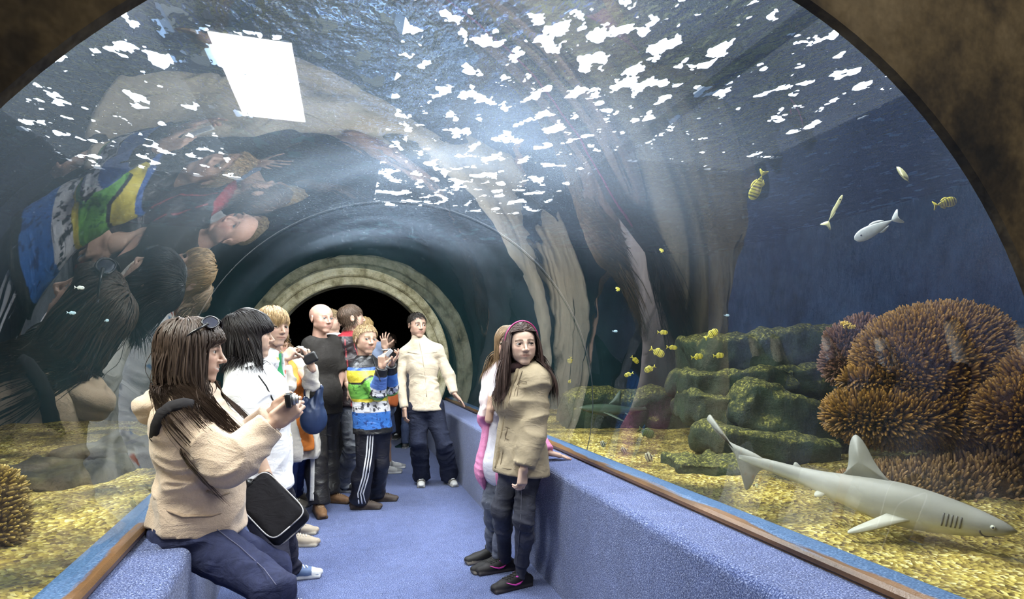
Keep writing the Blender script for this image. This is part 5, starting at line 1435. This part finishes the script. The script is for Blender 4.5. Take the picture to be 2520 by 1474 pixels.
g = p.garment('white_top', p.torso(.012, hem=p.J['pel']-UP*.03, fem=True), .0105, (.68, .66, .74), 'cloth', fscale=(10, 10, 5), amp=.005)
r_, f_, u_ = p.tfr(); slot = rbox(p.J['waist']+f_*.16, (.055, .13, .60), (r_, f_, u_), .01)
pk = lambda V: np.where((V[:, 2] > .98)[:, None], np.array((.78, .66, .66))[None], np.array((.62, .22, .40))[None])
g = p.garment('pink_jacket', p.torso(.032, hem=p.J['pel']-UP*.07, fem=True) + p.armp('R', .026) + p.armp('L', .026) + collar(p, .08, .075, -.04, .03), .0098, None, 'cloth', colfn=pk, subs=((slot, .01),), amp=.008); gF = p.last
gy = lambda V: np.array((.11, .12, .16))[None]*(1+.5*fbm(V*np.array([8, 8, 6])))[:, None]
g = p.garment('jeans', pelvis(p, .01) + p.legp('R', .008, thin=.95) + p.legp('L', .008, thin=.95), .008, None, 'denim', colfn=gy, folds=(('kneeR', .12, 1.0), ('ankR', .14, 1.8), ('ankL', .14, 1.8)), amp=.007)
for sd in 'RL':
    o, F_, (gp, t, rr, U, k) = p.shoe(sd, (.012, .011, .012), (.16, .14, .12), kind='boot', tall=.06, name='ankle_boot')
    mb = MB(); q = ray_hit(F_, *( (1198, 1372) if sd == 'R' else (1206, 1372)), 3.1)
    mb.tube([U(gp, .10)+(t*math.cos(a)+rr*math.sin(a))*.049*k for a in np.linspace(0, 2*math.pi, 17)], .006, 5, (.02, .018, .018)); s_ = p.add(mb, 'boot_strap', 'leather', o)
    mb = MB(); mb.ball(U(gp, .10)+rr*(-.052 if sd == 'L' else .052)*k*(1 if sd == 'L' else -1), .009, None, 10, 6); p.add(mb, 'stud', 'metal', o)
p.hair(1700, (.20, .125, .065), .22, comb_std(part=.0, fl=1, sl=1.05, bl=1.05, hairline=.25, sback=.1, sdown=.8), width=.003, seg=10, grav=3.2, bodies=(((0, -.02, -.18), (.31, .30, .44)), ), fields=(gF,))

# ------------------------------------------------------------------ girl in khaki jacket with pink headband
p = Person(at(1275, 1425, 3.22)[:2], 238, 1.54, .96); pL = p
p.set(3.22, shR=(1262, 926, .12), shL=(1318, 932, -.08), elbR=(1262, 1040, .16), wriR=(1290, 1100, .22), elbL=(1318, 1045, -.10), wriL=(1290, 1150, -.16), hipR=(1262, 1150, .08), hipL=(1300, 1156, -.04), kneeR=(1232, 1258, .02), ankR=(1242, 1376, .10), kneeL=(1290, 1275, -.10), ankL=(1281, 1414, -.05), head=(1284, 846, -.06))
p.trunk(); p.hh = .232; p.face(184, -2, 3); p.toe = dict(R=fwd_from(262), L=fwd_from(256)); p.J['neck'] = at(1288, 912, 3.22)
p.hand['L'] = dict(dir=(-.15, -.05, -1), palm=(-.5, .8, 0), curl=((25, 40, 25), (30, 45, 25), (34, 45, 25), (38, 45, 25)), thumb=(.8, .4, .3))
p.body('girl in khaki jacket and pink headband leaning against the ledge', (.56, .385, .30), hands='L', hres=.0037, lres=.016, head_kw=dict(fem=True, smile=.35, opening=.60), col_kw=dict(brow=(.08, .045, .03), browth=.016, blush=.35), look=fwd_from(166), iris=(.02, .015, .012))
kh = lambda V: np.array((.34, .275, .185))[None]*(1+.09*fbm(V*11))[:, None]
pr = p.torso(.040, hem=p.J['pel']-UP*.10, fem=True, wide=1.04) + p.armp('R', .030) + p.armp('L', .030, .98) + collar(p, .098, .082, -.05, .022)
r_, f_, u_ = p.tfr()
g = p.garment('khaki_jacket', pr, .0062, None, 'cloth', colfn=kh, folds=(('elbL', .14, 1.4), ('waist', .14, 1.0)), cuts=((at(1280, 1164, 3.2), norm(-UP+f_*.08)),), amp=.010, fscale=(7, 7, 12)); gF = p.last
dkk = (.17, .13, .085)
trim(p, gF, [(1276, 906), (1258, 960), (1244, 1030), (1232, 1090), (1222, 1152)], 2.7, .012, (.27, .21, .13), 'button_placket', parent=g, flat=.4, sub=8)
for a in ([(1270, 912), (1252, 965), (1238, 1032), (1226, 1095), (1217, 1150)], [(1285, 912), (1268, 962), (1253, 1033), (1240, 1095), (1230, 1153)]): trim(p, gF, a, 2.7, .002, dkk, 'placket_seam', parent=g, sub=8)
trim(p, gF, [(1236, 1048), (1262, 1056), (1284, 1058)], 2.7, .004, dkk, 'waist_drawcord', parent=g, sub=6)
for a in ([(1243, 1078), (1262, 1086), (1280, 1088)], [(1243, 1066), (1244, 1080)], [(1280, 1068), (1280, 1088)]): trim(p, gF, a, 2.7, .0025, dkk, 'pocket_flap', parent=g)
for a in ([(1278, 935), (1296, 940)], [(1276, 950), (1294, 956)], [(1278, 935), (1270, 990)]): trim(p, gF, a, 2.7, .0018, dkk, 'chest_pocket', parent=g)
trim(p, gF, [(1274, 1141), (1292, 1147), (1312, 1146)], 2.7, .0035, dkk, 'cuff_seam', parent=g)
trim(p, gF, [(1221, 1148), (1250, 1154), (1280, 1156)], 2.7, .003, dkk, 'hem_seam', parent=g)
# dark knitted scarf in the collar
mb = MB(); nk = p.J['neck']+UP*.025
mb.tube([nk+p.tf*.015+np.array([math.cos(a)*.075, math.sin(a)*.075, .012*math.sin(3*a)]) for a in np.linspace(0, 2*math.pi, 25)], .030, 10, (.045, .022, .022)); p.add(mb, 'scarf', 'fleece')
gj = lambda V: np.array((.040, .042, .060))[None]*(1+.6*fbm(V*np.array([7, 7, 6])))[:, None]
g = p.garment('skinny_jeans', pelvis(p, .008) + p.legp('R', .006, thin=.92) + p.legp('L', .006, thin=.92), .0065, None, 'denim', colfn=gj, folds=(('kneeL', .12, 1.3), ('kneeR', .12, 1.0), ('ankL', .14, 1.7), ('ankR', .14, 1.5)), amp=.006, fscale=(9, 9, 24)); gF2 = p.last
trim(p, gF2, [(1284, 1180), (1282, 1260), (1276, 1340), (1270, 1395)], 2.7, .002, (.10, .10, .13), 'side_seam', parent=g, sub=10, lift=.009)
for sd in 'RL':
    o, F_, (gp, t, rr, U, k) = p.shoe(sd, (.016, .014, .016), (.035, .03, .035), h=.005, laces=(.03, .03, .03))
    side = -rr if (rr @ (np.array([0, 0, 0])-gp)) < 0 else rr
    # curved tick on the outer side and a bright collar lining
    mb = MB(); pts = []
    for u_, z_, w_ in ((.005, .052, .002), (.03, .040, .006), (.06, .036, .0065), (.09, .046, .004), (.125, .060, .0015)):
        q = F_.hit(U(gp+t*u_*k, z_)+side*.09, -side, .12)
        pts.append((q if q is not None else U(gp+t*u_*k, z_)+side*.04*k, w_))
    mb.tube([a+side*.002 for a, w in pts], [w for a, w in pts], 6, (.55, .05, .34)); p.add(mb, 'side_tick', 'shiny', o)
    mb = MB(); mb.tube([U(gp+t*.012, .090)+(t*math.cos(a)*.046+rr*math.sin(a)*.036+UP*.016*-math.cos(a))*k for a in np.linspace(0, 2*math.pi, 21)], .006, 6, (.55, .08, .42)); p.add(mb, 'collar_lining', 'cloth', o)
p.hair(2700, (.060, .036, .030), .34, comb_std(part=.03, fl=.30, sl=1.0, bl=.95, hairline=.30, temple=.0, fringe=(0, -1.6, 0.2), sdown=.7, sback=.12), width=.0027, seg=11, grav=3.4, vol=1.04, fz=.06, hug=.4, hugz=.15, clearx=(.30, .08, .29),
       bodies=(((0, -.04, -.17), (.305, .315, .44)), ((0, .0, -.80), (.36, .40, .30))), fields=(gF,))
mb = MB(); pts = []
for k in range(25):
    a = math.pi*(k/24)*1.02-.03; pts.append(p.L(-.41*math.cos(a), .12-.12*(1-math.sin(a)), .03+.515*math.sin(a)))
mb.tube(pts, .006, 6, (.42, .03, .16), flat=.7); p.add(mb, 'headband', 'shiny')
# ================================================================== life in the tank
def loft(sections, n=20):
    """sections: list of (centre, side axis, up axis, half width, half height, belly squash)"""
    V = []; F = []
    for (c, sx, up, w, h) in sections:
        for k in range(n):
            a = 2*math.pi*k/n; V.append(c + sx*w*math.cos(a) + up*h*math.sin(a))
    m = len(sections)
    F = [(i*n+k, i*n+(k+1) % n, (i+1)*n+(k+1) % n, (i+1)*n+k) for i in range(m-1) for k in range(n)]
    F += [tuple(range(n-1, -1, -1)), tuple((m-1)*n+k for k in range(n))]
    return V, F
def fin(outline, origin, ax_a, ax_b, thick, nrm, sub=0):
    """a blade with thickness: outline in (a, b) from the root"""
    n = len(outline); o = np.asarray(origin); V = []
    cen = np.mean(outline, 0)
    for sgn in (1, -1):
        for (a, b) in outline: V.append(o + ax_a*a + ax_b*b + nrm*sgn*thick*.25)
    V.append(o+ax_a*cen[0]+ax_b*cen[1]+nrm*thick*.6); V.append(o+ax_a*cen[0]+ax_b*cen[1]-nrm*thick*.6)
    F = []
    for k in range(n):
        k2 = (k+1) % n; F.append((k, k2, 2*n)); F.append((n+k2, n+k, 2*n+1)); F.append((k, n+k, n+k2, k2))
    return V, F
def smooth_outline(P, it=2):
    P = [np.array(p, float) for p in P]
    for _ in range(it):
        Q = []
        for a, b in zip(P, P[1:]+P[:1]): Q += [a*.75+b*.25, a*.25+b*.75]
        P = Q
    return [tuple(p) for p in P]
M['fish'] = vmat('fish_skin', .35, 200, .1, .001, .08, 60, spec=.5)
M['shark'] = vmat('shark_skin', .45, 300, .15, .001, .10, 6, stretch=(1, 1, 3), spec=.35)

def make_shark(nose, tail, label, girth=1.0, cat='shark', upv=UP, bend=.0, colr=(.30, .30, .26), belly=(.62, .61, .50), full=True):
    nose = np.asarray(nose); tail = np.asarray(tail); ax = norm(nose-tail); L_ = np.linalg.norm(nose-tail)
    side = norm(np.cross(ax, upv)); up = np.cross(side, ax)
    root = empty('shark', (nose+tail)/2); tag(root, label, cat); org = tuple(root.location)
    # t from the snout (0) to the tail root (1); spine with a lazy bend
    def sp(t): return nose - ax*L_*t + side*bend*L_*math.sin(t*math.pi) + up*(-.018*L_*math.sin(t*math.pi*1.2))
    prof = [(0, .004, .004, 0), (.012, .018, .013, 0), (.04, .034, .026, 0), (.08, .048, .038, .0), (.13, .058, .052, 0), (.2, .068, .066, 0), (.28, .075, .077, 0), (.36, .077, .082, 0), (.44, .072, .078, 0), (.52, .060, .067, 0), (.6, .047, .053, 0), (.68, .035, .040, 0), (.76, .026, .032, 0), (.84, .020, .027, 0), (.9, .015, .023, 0), (.96, .010, .019, 0), (1.0, .006, .014, 0)]
    # resample
    T = np.linspace(0, 1, 50); pw = np.interp(T, [q[0] for q in prof], [q[1] for q in prof]); ph = np.interp(T, [q[0] for q in prof], [q[2] for q in prof])
    ker = np.array([.25, .5, .25]); pw[1:-1] = np.convolve(pw, ker, 'same')[1:-1]; ph[1:-1] = np.convolve(ph, ker, 'same')[1:-1]
    n = 28; V, F = loft([(sp(t), side, up, w*L_*girth, h*L_*girth) for t, w, h in zip(T, pw, ph)], n)
    V = np.array(V); C = []
    for i, t in enumerate(T):
        for k in range(n):
            s_ = math.sin(2*math.pi*k/n); m = 1/(1+math.exp(-(s_+.25)*7)); C.append(np.array(colr)*m+np.array(belly)*(1-m))
    C = np.array(C)*(1+.22*noise3(V*np.array([2, 2, 34])+5)[:, None])
    body = mesh_obj('body', V, F, M['shark'], root, True, np.clip(C, 0, 1), origin=org)
    g = girth
    def addfin(name, outline, t, dirv, nr, th=.02, col=colr):
        v, f = fin(smooth_outline(outline, 2), sp(t), -ax*L_, dirv*L_, th*L_, nr); mesh_obj(name, v, f, M['shark'], root, True, np.tile(col, (len(v), 1)), origin=org)
    addfin('dorsal_fin', [(-.095, .055), (-.01, .125), (.055, .225), (.095, .25), (.105, .19), (.092, .12), (.098, .068), (.115, .06)], .47, up, side)
    addfin('second_dorsal_fin', [(-.02, .018), (.01, .05), (.028, .055), (.03, .03), (.05, .022)], .74, up, side, .010)
    addfin('tail_fin', [(-.09, -.014), (-.045, -.045), (-.03, -.13), (-.005, -.155), (.012, -.06), (.06, .0), (.14, .085), (.195, .155), (.215, .17), (.225, .135), (.20, .125), (.185, .095), (.10, .055), (.0, .040), (-.07, .018)], .955, up, side, .016)
    for q in (-1, 1):
        d = norm(side*q*.85-up*.45); nr = norm(np.cross(ax, d))
        addfin('pectoral_fin', [(-.05, .04), (.02, .09), (.12, .20), (.19, .26), (.195, .235), (.12, .13), (.065, .05)], .31, d, nr, .014, tuple(.5*(np.array(colr)+np.array(belly))))
        d2 = norm(side*q*.6-up*.8); addfin('pelvic_fin', [(-.015, .03), (.015, .07), (.045, .075), (.04, .04)], .62, d2, norm(np.cross(ax, d2)), .008, belly)
        if full:
            mb = MB()
            for j in range(5):
                t = .165+j*.0135; w = np.interp(t, T, pw)*L_*g; h = np.interp(t, T, ph)*L_*g
                mb.tube([sp(t)+side*q*w*1.003*math.cos(a)+up*h*1.003*math.sin(a) for a in np.linspace(-.35, .35, 6)], .0032, 5, (.10, .095, .085))
            mb.build('gill_slits', M['shark'], root, origin=org)
            t = .072; w = np.interp(t, T, pw)*L_*g; h = np.interp(t, T, ph)*L_*g; ec = sp(t)+side*q*w*.97+up*h*.18
            mb = MB(); mb.ball(ec, .010, (.45, .46, .36), 12, 8); eo = mb.build('eye', M['eye'], root, origin=org)
            mb = MB(); mb.ball(ec+side*q*.0065, (.005, .005, .005), (.01, .01, .01), 10, 6); po = mb.build('pupil', M['eye'], eo, origin=org); po.location = (0, 0, 0)
    mb = MB(); pts = []
    for a in np.linspace(math.pi*1.08, math.pi*1.92, 14):
        t = .055+.055*abs(math.cos(a)); w = np.interp(t, T, pw)*L_*g; h = np.interp(t, T, ph)*L_*g
        pts.append(sp(t)+side*w*1.01*math.cos(a)+up*h*1.01*math.sin(a))
    mb.tube(pts, .0035, 5, (.12, .10, .09)); mb.build('mouth', M['shark'], root, origin=org)
    return root
make_shark(at(2503, 1309, 2.32), at(1818, 1128, 2.98), 'large grey shark gliding past the rail in front of the coral', 1.08, bend=-.02)
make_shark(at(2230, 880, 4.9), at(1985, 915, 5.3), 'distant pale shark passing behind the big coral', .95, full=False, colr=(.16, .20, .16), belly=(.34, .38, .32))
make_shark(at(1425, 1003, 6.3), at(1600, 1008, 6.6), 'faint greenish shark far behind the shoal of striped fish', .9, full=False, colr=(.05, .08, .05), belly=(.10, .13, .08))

def make_fish(px, py, zc, lpx, ang, label, kind='striped', yawd=0.0, group=None, hgt=.40):
    c = at(px, py, zc); L_ = lpx/FPX*zc
    a = math.radians(ang); y = math.radians(yawd)
    ax = norm((CAMR*math.cos(a)+UP*math.sin(a))*math.cos(y)+CAMF*math.sin(y)); up0 = -CAMR*math.sin(a)+UP*math.cos(a)
    up0 = up0 if up0[2] >= 0 else -up0
    side = norm(np.cross(ax, up0)); up = np.cross(side, ax)
    root = empty('fish', c); tag(root, label, 'fish', group); org = tuple(c)
    n = 16; T = np.linspace(0, 1, 30)
    prof = np.sin(np.pi*np.clip(T, 0, 1)**.62)**.85*(1-.0*T); prof = np.maximum(prof, .07*(T > .3))
    V, F = loft([(c+ax*L_*(.5-.80*t), side, up, .30*hgt*.5*L_*p_*.9+.0004, hgt*.5*L_*p_+.0004) for t, p_ in zip(T, prof)], n)
    C = []
    cols = dict(striped=((.58, .52, .05), (.05, .05, .012)), silver=((.42, .46, .46), (.30, .34, .35)), plain=((.44, .44, .22), (.3, .3, .14)), blue=((.30, .45, .55), (.25, .40, .5)), banner=((.62, .58, .35), (.02, .02, .02)), green=((.12, .17, .06), (.05, .08, .03)), violet=((.05, .02, .30), (.03, .01, .2)))[kind]
    for i, t in enumerate(T):
        st = (kind in ('striped', 'green', 'banner')) and .12 < t < .92 and (math.sin(t*math.pi*(2*8 if kind != 'banner' else 6)) > .45)
        for k in range(n):
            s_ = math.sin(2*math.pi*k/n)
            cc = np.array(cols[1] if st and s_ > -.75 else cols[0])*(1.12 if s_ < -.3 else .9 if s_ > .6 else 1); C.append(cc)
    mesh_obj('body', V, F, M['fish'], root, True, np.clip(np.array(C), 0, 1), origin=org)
    def af(nm, ol, base, da, db, th=.012):
        v, f = fin(smooth_outline(ol, 1), base, da*L_, db*L_, th*L_, side); mesh_obj(nm, v, f, M['fish'], root, True, np.tile(np.array(cols[0])*.95, (len(v), 1)), origin=org)
    af('tail_fin', [(0, -.03), (.16, -.16), (.20, -.15), (.12, 0), (.20, .15), (.16, .16), (0, .03)], c-ax*L_*.30, -ax, up)
    h_ = hgt*.5
    af('dorsal_fin', [(-.14, h_*.86), (-.02, h_*1.22), (.12, h_*1.05), (.24, h_*.45), (.1, h_*.6)], c+ax*L_*.05, -ax, up)
    af('anal_fin', [(-.02, -h_*.86), (.08, -h_*1.18), (.2, -h_*.7), (.24, -h_*.42), (.1, -h_*.6)], c+ax*L_*.02, -ax, up)
    for q in (-1, 1):
        mb = MB(); mb.ball(c+ax*L_*.36+side*q*hgt*.5*L_*.19+up*L_*hgt*.07, .018*L_+.0006, (.01, .01, .01), 8, 5); mb.build('eye', M['eye'], root, origin=org)
    return root
gs = 'yellow striped fish around the walkway tank'
FISH = [
 (1865, 455, 2.6, 75, 252, 'yellow striped fish diving steeply under the bright ripples', 'striped', 20, .36),
 (2222, 430, 2.4, 72, 40, 'yellow fish turning with curled fins near the portal edge', 'plain', 50, .60),
 (2325, 500, 2.4, 72, 14, 'yellow barred fish near the portal swimming towards its edge', 'striped', 10, .34),
 (2052, 520, 2.7, 92, 62, 'thin pale stick-like fish slanting upward', 'plain', 0, .10),
 (2160, 560, 2.6, 118, 208, 'slender silver fish in open blue water', 'silver', 10, .26),
 (1628, 617, 3.6, 20, 70, 'tiny yellow fish high above the reflections', 'striped', 50, .55),
 (1520, 712, 3.6, 20, 60, 'tiny yellow fish in front of the dark reflected faces', 'striped', 50, .55),
 (1630, 818, 3.9, 28, 358, 'topmost small striped fish of the shoal over the ledges', 'striped', 10, .40),
 (1750, 823, 3.4, 42, 32, 'brightest striped fish of the shoal, tilted upward', 'striped', 10, .42),
 (1653, 855, 4.2, 30, 356, 'striped fish of the shoal just above a larger one', 'striped', 12, .36),
 (1617, 866, 3.7, 42, 334, 'larger striped fish of the shoal, nose tilted down', 'striped', 10, .44),
 (1715, 878, 3.9, 34, 8, 'striped fish of the shoal over the highest rock ledge', 'striped', 14, .42),
 (1768, 875, 4.1, 30, 4, 'striped fish of the shoal closest to the coral', 'striped', 10, .44),
 (1562, 885, 4.0, 28, 320, 'small striped fish of the shoal heading down', 'striped', 20, .40),
 (1600, 907, 3.8, 30, 208, 'striped fish of the shoal facing the khaki jacket', 'striped', 20, .50),
 (1548, 921, 4.2, 24, 200, 'lowest small striped fish of the shoal', 'striped', 20, .42),
 (1403, 886, 4.4, 22, 260, 'green and yellow fish by the glass near the khaki jacket', 'striped', 40, .55),
 (1402, 938, 4.6, 12, 250, 'tiny yellow fish low beside the khaki jacket', 'striped', 30, .55),
 (1590, 1064, 3.7, 46, 335, 'dull green fish hovering low over the gravel', 'green', 10, .48),
 (1486, 1092, 3.5, 18, 200, 'small black and cream fish resting above bright gravel', 'banner', 30, .9),
 (1538, 1108, 3.6, 20, 210, 'second black and cream fish on the gravel', 'banner', 30, .9),
 (1600, 1124, 3.4, 26, 200, 'largest black and cream fish on the gravel', 'banner', 20, .9),
 (1862, 1196, 2.9, 14, 80, 'tiny yellow fish below the shark tail', 'plain', 40, .5),
 (2110, 1352, 2.5, 44, 145, 'yellow-green fish low on gravel under the shark belly', 'plain', 20, .5),
 (2155, 1392, 2.3, 26, 170, 'violet fish at the rail under the shark head', 'violet', 20, .5),
 (2395, 1466, 2.0, 30, 175, 'violet fish in the bottom corner by the rail', 'violet', 20, .5),
 (1788, 776, 4.4, 14, 0, 'tiny pale blue fish above the rock ledges', 'blue', 0, .4),
 (1513, 815, 4.6, 14, 0, 'tiny pale blue fish among the reflections', 'blue', 0, .4),
 (195, 708, 2.6, 26, 356, 'small pale fish before the dark reflected hair', 'silver', 0, .34),
 (175, 770, 2.6, 24, 356, 'small blue-green fish below the pale one', 'blue', 0, .34),
 (262, 789, 2.7, 12, 10, 'tiny blue fish by the long-haired reflection', 'blue', 0, .6),
 (327, 1236, 2.6, 30, 265, 'small tan fish nosing the gravel behind the seated woman', 'plain', 20, .45),
]
for (px, py, zc, l, a, lab, kd, yw, hg) in FISH: make_fish(px, py, zc, l, a, lab, kd, yw, gs if kd == 'striped' else None, hg)

# ------------------------------------------------------------------ reef: ledges and corals
M['coral'] = vmat('stony_coral', .5, 250, .3, .002, .12, 40, spec=.4)
M['coralbase'] = vmat('coral_base', .95, 120, .8, .01, .3, 40, spec=.05)
def rockmat():
    m, nt, b = mat_new('yellow_top_ledge')
    v = coords(nt); n1 = noise_node(nt, v, 42, 3, .7); n2 = noise_node(nt, v, 3, 3)
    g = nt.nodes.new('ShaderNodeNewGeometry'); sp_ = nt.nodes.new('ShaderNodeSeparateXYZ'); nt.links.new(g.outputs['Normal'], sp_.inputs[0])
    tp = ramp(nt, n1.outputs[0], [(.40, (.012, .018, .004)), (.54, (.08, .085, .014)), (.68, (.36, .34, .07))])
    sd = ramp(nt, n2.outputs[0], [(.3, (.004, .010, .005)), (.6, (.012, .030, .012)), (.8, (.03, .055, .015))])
    f = ramp(nt, sp_.outputs[2], [(.25, (0, 0, 0)), (.6, (1, 1, 1))])  # upward faces turn yellow, steep faces stay dark green
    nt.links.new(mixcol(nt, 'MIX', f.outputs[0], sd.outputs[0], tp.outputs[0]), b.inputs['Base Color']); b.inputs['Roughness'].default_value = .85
    bump(nt, b, n1.outputs[0], .8, .02); return m
M['ledge'] = rockmat()
def rock(px, py, zc, wpx, hpx, depth, label, seed, tilt=0.0, name='rock_ledge', mat='ledge'):
    c = at(px, py, zc); w = wpx/FPX*zc/2; h = hpx/FPX*zc/2
    a = math.radians(tilt); ax = (CAMR*math.cos(a)+UP*math.sin(a), CAMF, -CAMR*math.sin(a)+UP*math.cos(a))
    F_ = field_for([rbox(c, (w, depth, h), ax, min(w, h, depth)*.45)], .028, .1); F_.put(rbox(c, (w, depth, h), ax, min(w, h, depth)*.45))
    V, Q = F_.mesh(); N = vnormals(V, Q); V = V+N*(.10*fbm(V*3.2+seed)+.04*fbm(V*9+seed))[:, None]
    o = mesh_obj(name, V, Q, M[mat], None, True, None, origin=tuple(c)); tag(o, label, 'rock'); return o
rock(1860, 870, 5.6, 330, 95, .5, 'topmost rock ledge with a yellow top', 3, 3)
rock(1800, 935, 5.3, 250, 60, .4, 'second rock ledge, yellow along its lip', 5, 4)
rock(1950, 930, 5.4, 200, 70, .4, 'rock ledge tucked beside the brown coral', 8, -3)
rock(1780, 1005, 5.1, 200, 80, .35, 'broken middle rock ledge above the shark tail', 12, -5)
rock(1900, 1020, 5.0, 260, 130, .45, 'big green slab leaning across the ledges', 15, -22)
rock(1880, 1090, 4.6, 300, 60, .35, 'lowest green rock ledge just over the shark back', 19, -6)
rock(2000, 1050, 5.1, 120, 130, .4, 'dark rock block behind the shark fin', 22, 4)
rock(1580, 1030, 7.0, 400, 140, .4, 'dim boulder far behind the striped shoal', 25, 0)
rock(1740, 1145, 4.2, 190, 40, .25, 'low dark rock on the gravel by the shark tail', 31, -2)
rock(330, 1140, 4.6, 260, 120, .4, 'dark low rock on the gravel behind the seated woman', 35, 0, mat='rock')
rock(120, 1190, 3.9, 260, 90, .35, 'dark rock in the tank at the frame edge', 38, 0, mat='rock')

def coral(label, c, R_, surf, nfing, flen, frad, col, tip, seed, lean=None, thick=.05, h=.02):
    """a stony coral: a lobed base grown from ellipsoids and a pelt of blunt fingers"""
    rng = np.random.default_rng(seed); c = np.asarray(c)
    root = empty('coral', c); tag(root, label, 'coral'); org = tuple(c)
    prims = [ell(c+np.asarray(o_), r_, a_) for o_, r_, a_ in surf]
    F_ = field_for(prims, h, .05)
    for p_ in prims: F_.put(p_, .05)
    V, Q = F_.mesh(); N = vnormals(V, Q); V = V+N*(.02*fbm(V*7+seed))[:, None]
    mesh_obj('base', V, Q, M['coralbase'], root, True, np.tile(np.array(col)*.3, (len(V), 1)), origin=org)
    vis = np.arange(len(V))
    idx = rng.choice(vis, min(nfing, len(vis)), replace=False)
    outv = N[idx]; P = V[idx]
    cdir = norm(np.array([0, 0, CAM_Z])-c)
    k5 = 4; VV = []; FF = []; CC = []
    D = outv + rng.normal(size=outv.shape)*.16 + np.array([0, 0, .30]); D /= np.linalg.norm(D, axis=1)[:, None]
    L_ = flen*rng.uniform(.6, 1.25, len(idx)); Rr = frad*rng.uniform(.8, 1.2, len(idx))
    A_ = np.cross(D, rng.normal(size=D.shape)); A_ /= np.linalg.norm(A_, axis=1)[:, None]; B_ = np.cross(D, A_)
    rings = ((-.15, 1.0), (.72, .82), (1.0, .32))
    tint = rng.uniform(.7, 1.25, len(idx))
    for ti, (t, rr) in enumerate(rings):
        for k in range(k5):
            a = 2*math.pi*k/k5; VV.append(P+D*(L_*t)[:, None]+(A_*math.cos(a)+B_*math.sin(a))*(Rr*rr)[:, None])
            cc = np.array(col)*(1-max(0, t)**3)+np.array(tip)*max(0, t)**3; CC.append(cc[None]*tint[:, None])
    VV = np.stack(VV, 1); CC = np.stack(CC, 1); nv = VV.shape[1]
    base = (np.arange(len(idx))*nv)[:, None]; quads = []
    for r_ in range(2):
        for k in range(k5): quads.append(np.concatenate([base+r_*k5+k, base+r_*k5+(k+1) % k5, base+(r_+1)*k5+(k+1) % k5, base+(r_+1)*k5+k], 1))
    o = mesh_obj('coral_fingers', VV.reshape(-1, 3), np.concatenate(quads), M['coral'], root, True, np.clip(CC.reshape(-1, 3), 0, 1), origin=org); o['kind'] = 'stuff'
    return root
I3 = np.eye(3); cb = at(2268, 925, 3.7); R3 = (CAMR, CAMF, UP); s_ = 3.7/FPX
BR = (.055, .022, .004); BT = (.32, .165, .022)
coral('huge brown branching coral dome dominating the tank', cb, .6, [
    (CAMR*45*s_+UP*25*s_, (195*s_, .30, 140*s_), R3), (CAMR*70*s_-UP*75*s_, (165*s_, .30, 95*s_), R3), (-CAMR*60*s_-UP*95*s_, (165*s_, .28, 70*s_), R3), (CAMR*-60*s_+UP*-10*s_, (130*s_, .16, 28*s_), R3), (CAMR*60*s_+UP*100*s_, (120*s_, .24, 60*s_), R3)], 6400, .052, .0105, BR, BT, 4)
cb2 = at(2120, 845, 4.1); s2 = 4.1/FPX
coral('dark purple-brown coral stump beside the huge coral dome', cb2, .3, [(np.zeros(3), (52*s2, .14, 62*s2), R3), (-CAMR*30*s2-UP*45*s2, (60*s2, .14, 60*s2), R3), (-CAMR*45*s2+UP*5*s2, (38*s2, .1, 34*s2), R3)], 1200, .040, .010, (.075, .030, .016), (.20, .10, .05), 6)
cb5 = at(2085, 800, 3.95); coral('small bright yellow coral tip on the dark stump', cb5, .1, [(np.zeros(3), (.05, .03, .014), (norm(CAMR-UP*.4), CAMF, norm(UP+CAMR*.4)))], 60, .02, .008, (.45, .28, .03), (.75, .55, .10), 7, h=.008)
cb3 = at(2530, 1010, 3.3); s3 = 3.3/FPX
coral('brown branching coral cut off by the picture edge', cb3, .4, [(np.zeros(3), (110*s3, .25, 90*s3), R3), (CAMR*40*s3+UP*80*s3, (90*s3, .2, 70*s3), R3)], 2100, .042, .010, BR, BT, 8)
cb4 = at(2340, 1250, 3.5); s4 = 3.5/FPX
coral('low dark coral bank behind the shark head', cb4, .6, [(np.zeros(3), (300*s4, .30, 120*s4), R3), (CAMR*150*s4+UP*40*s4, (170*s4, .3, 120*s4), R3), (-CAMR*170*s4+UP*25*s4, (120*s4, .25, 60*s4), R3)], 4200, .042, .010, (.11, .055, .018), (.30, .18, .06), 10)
cb6 = at(-10, 1240, 2.5); s6 = 2.5/FPX
coral('ochre coral stump at the picture edge behind the rail', cb6, .2, [(np.zeros(3), (42*s6, .10, 85*s6), R3), (-UP*60*s6, (50*s6, .12, 60*s6), R3)], 700, .03, .008, (.16, .10, .02), (.45, .32, .07), 12)
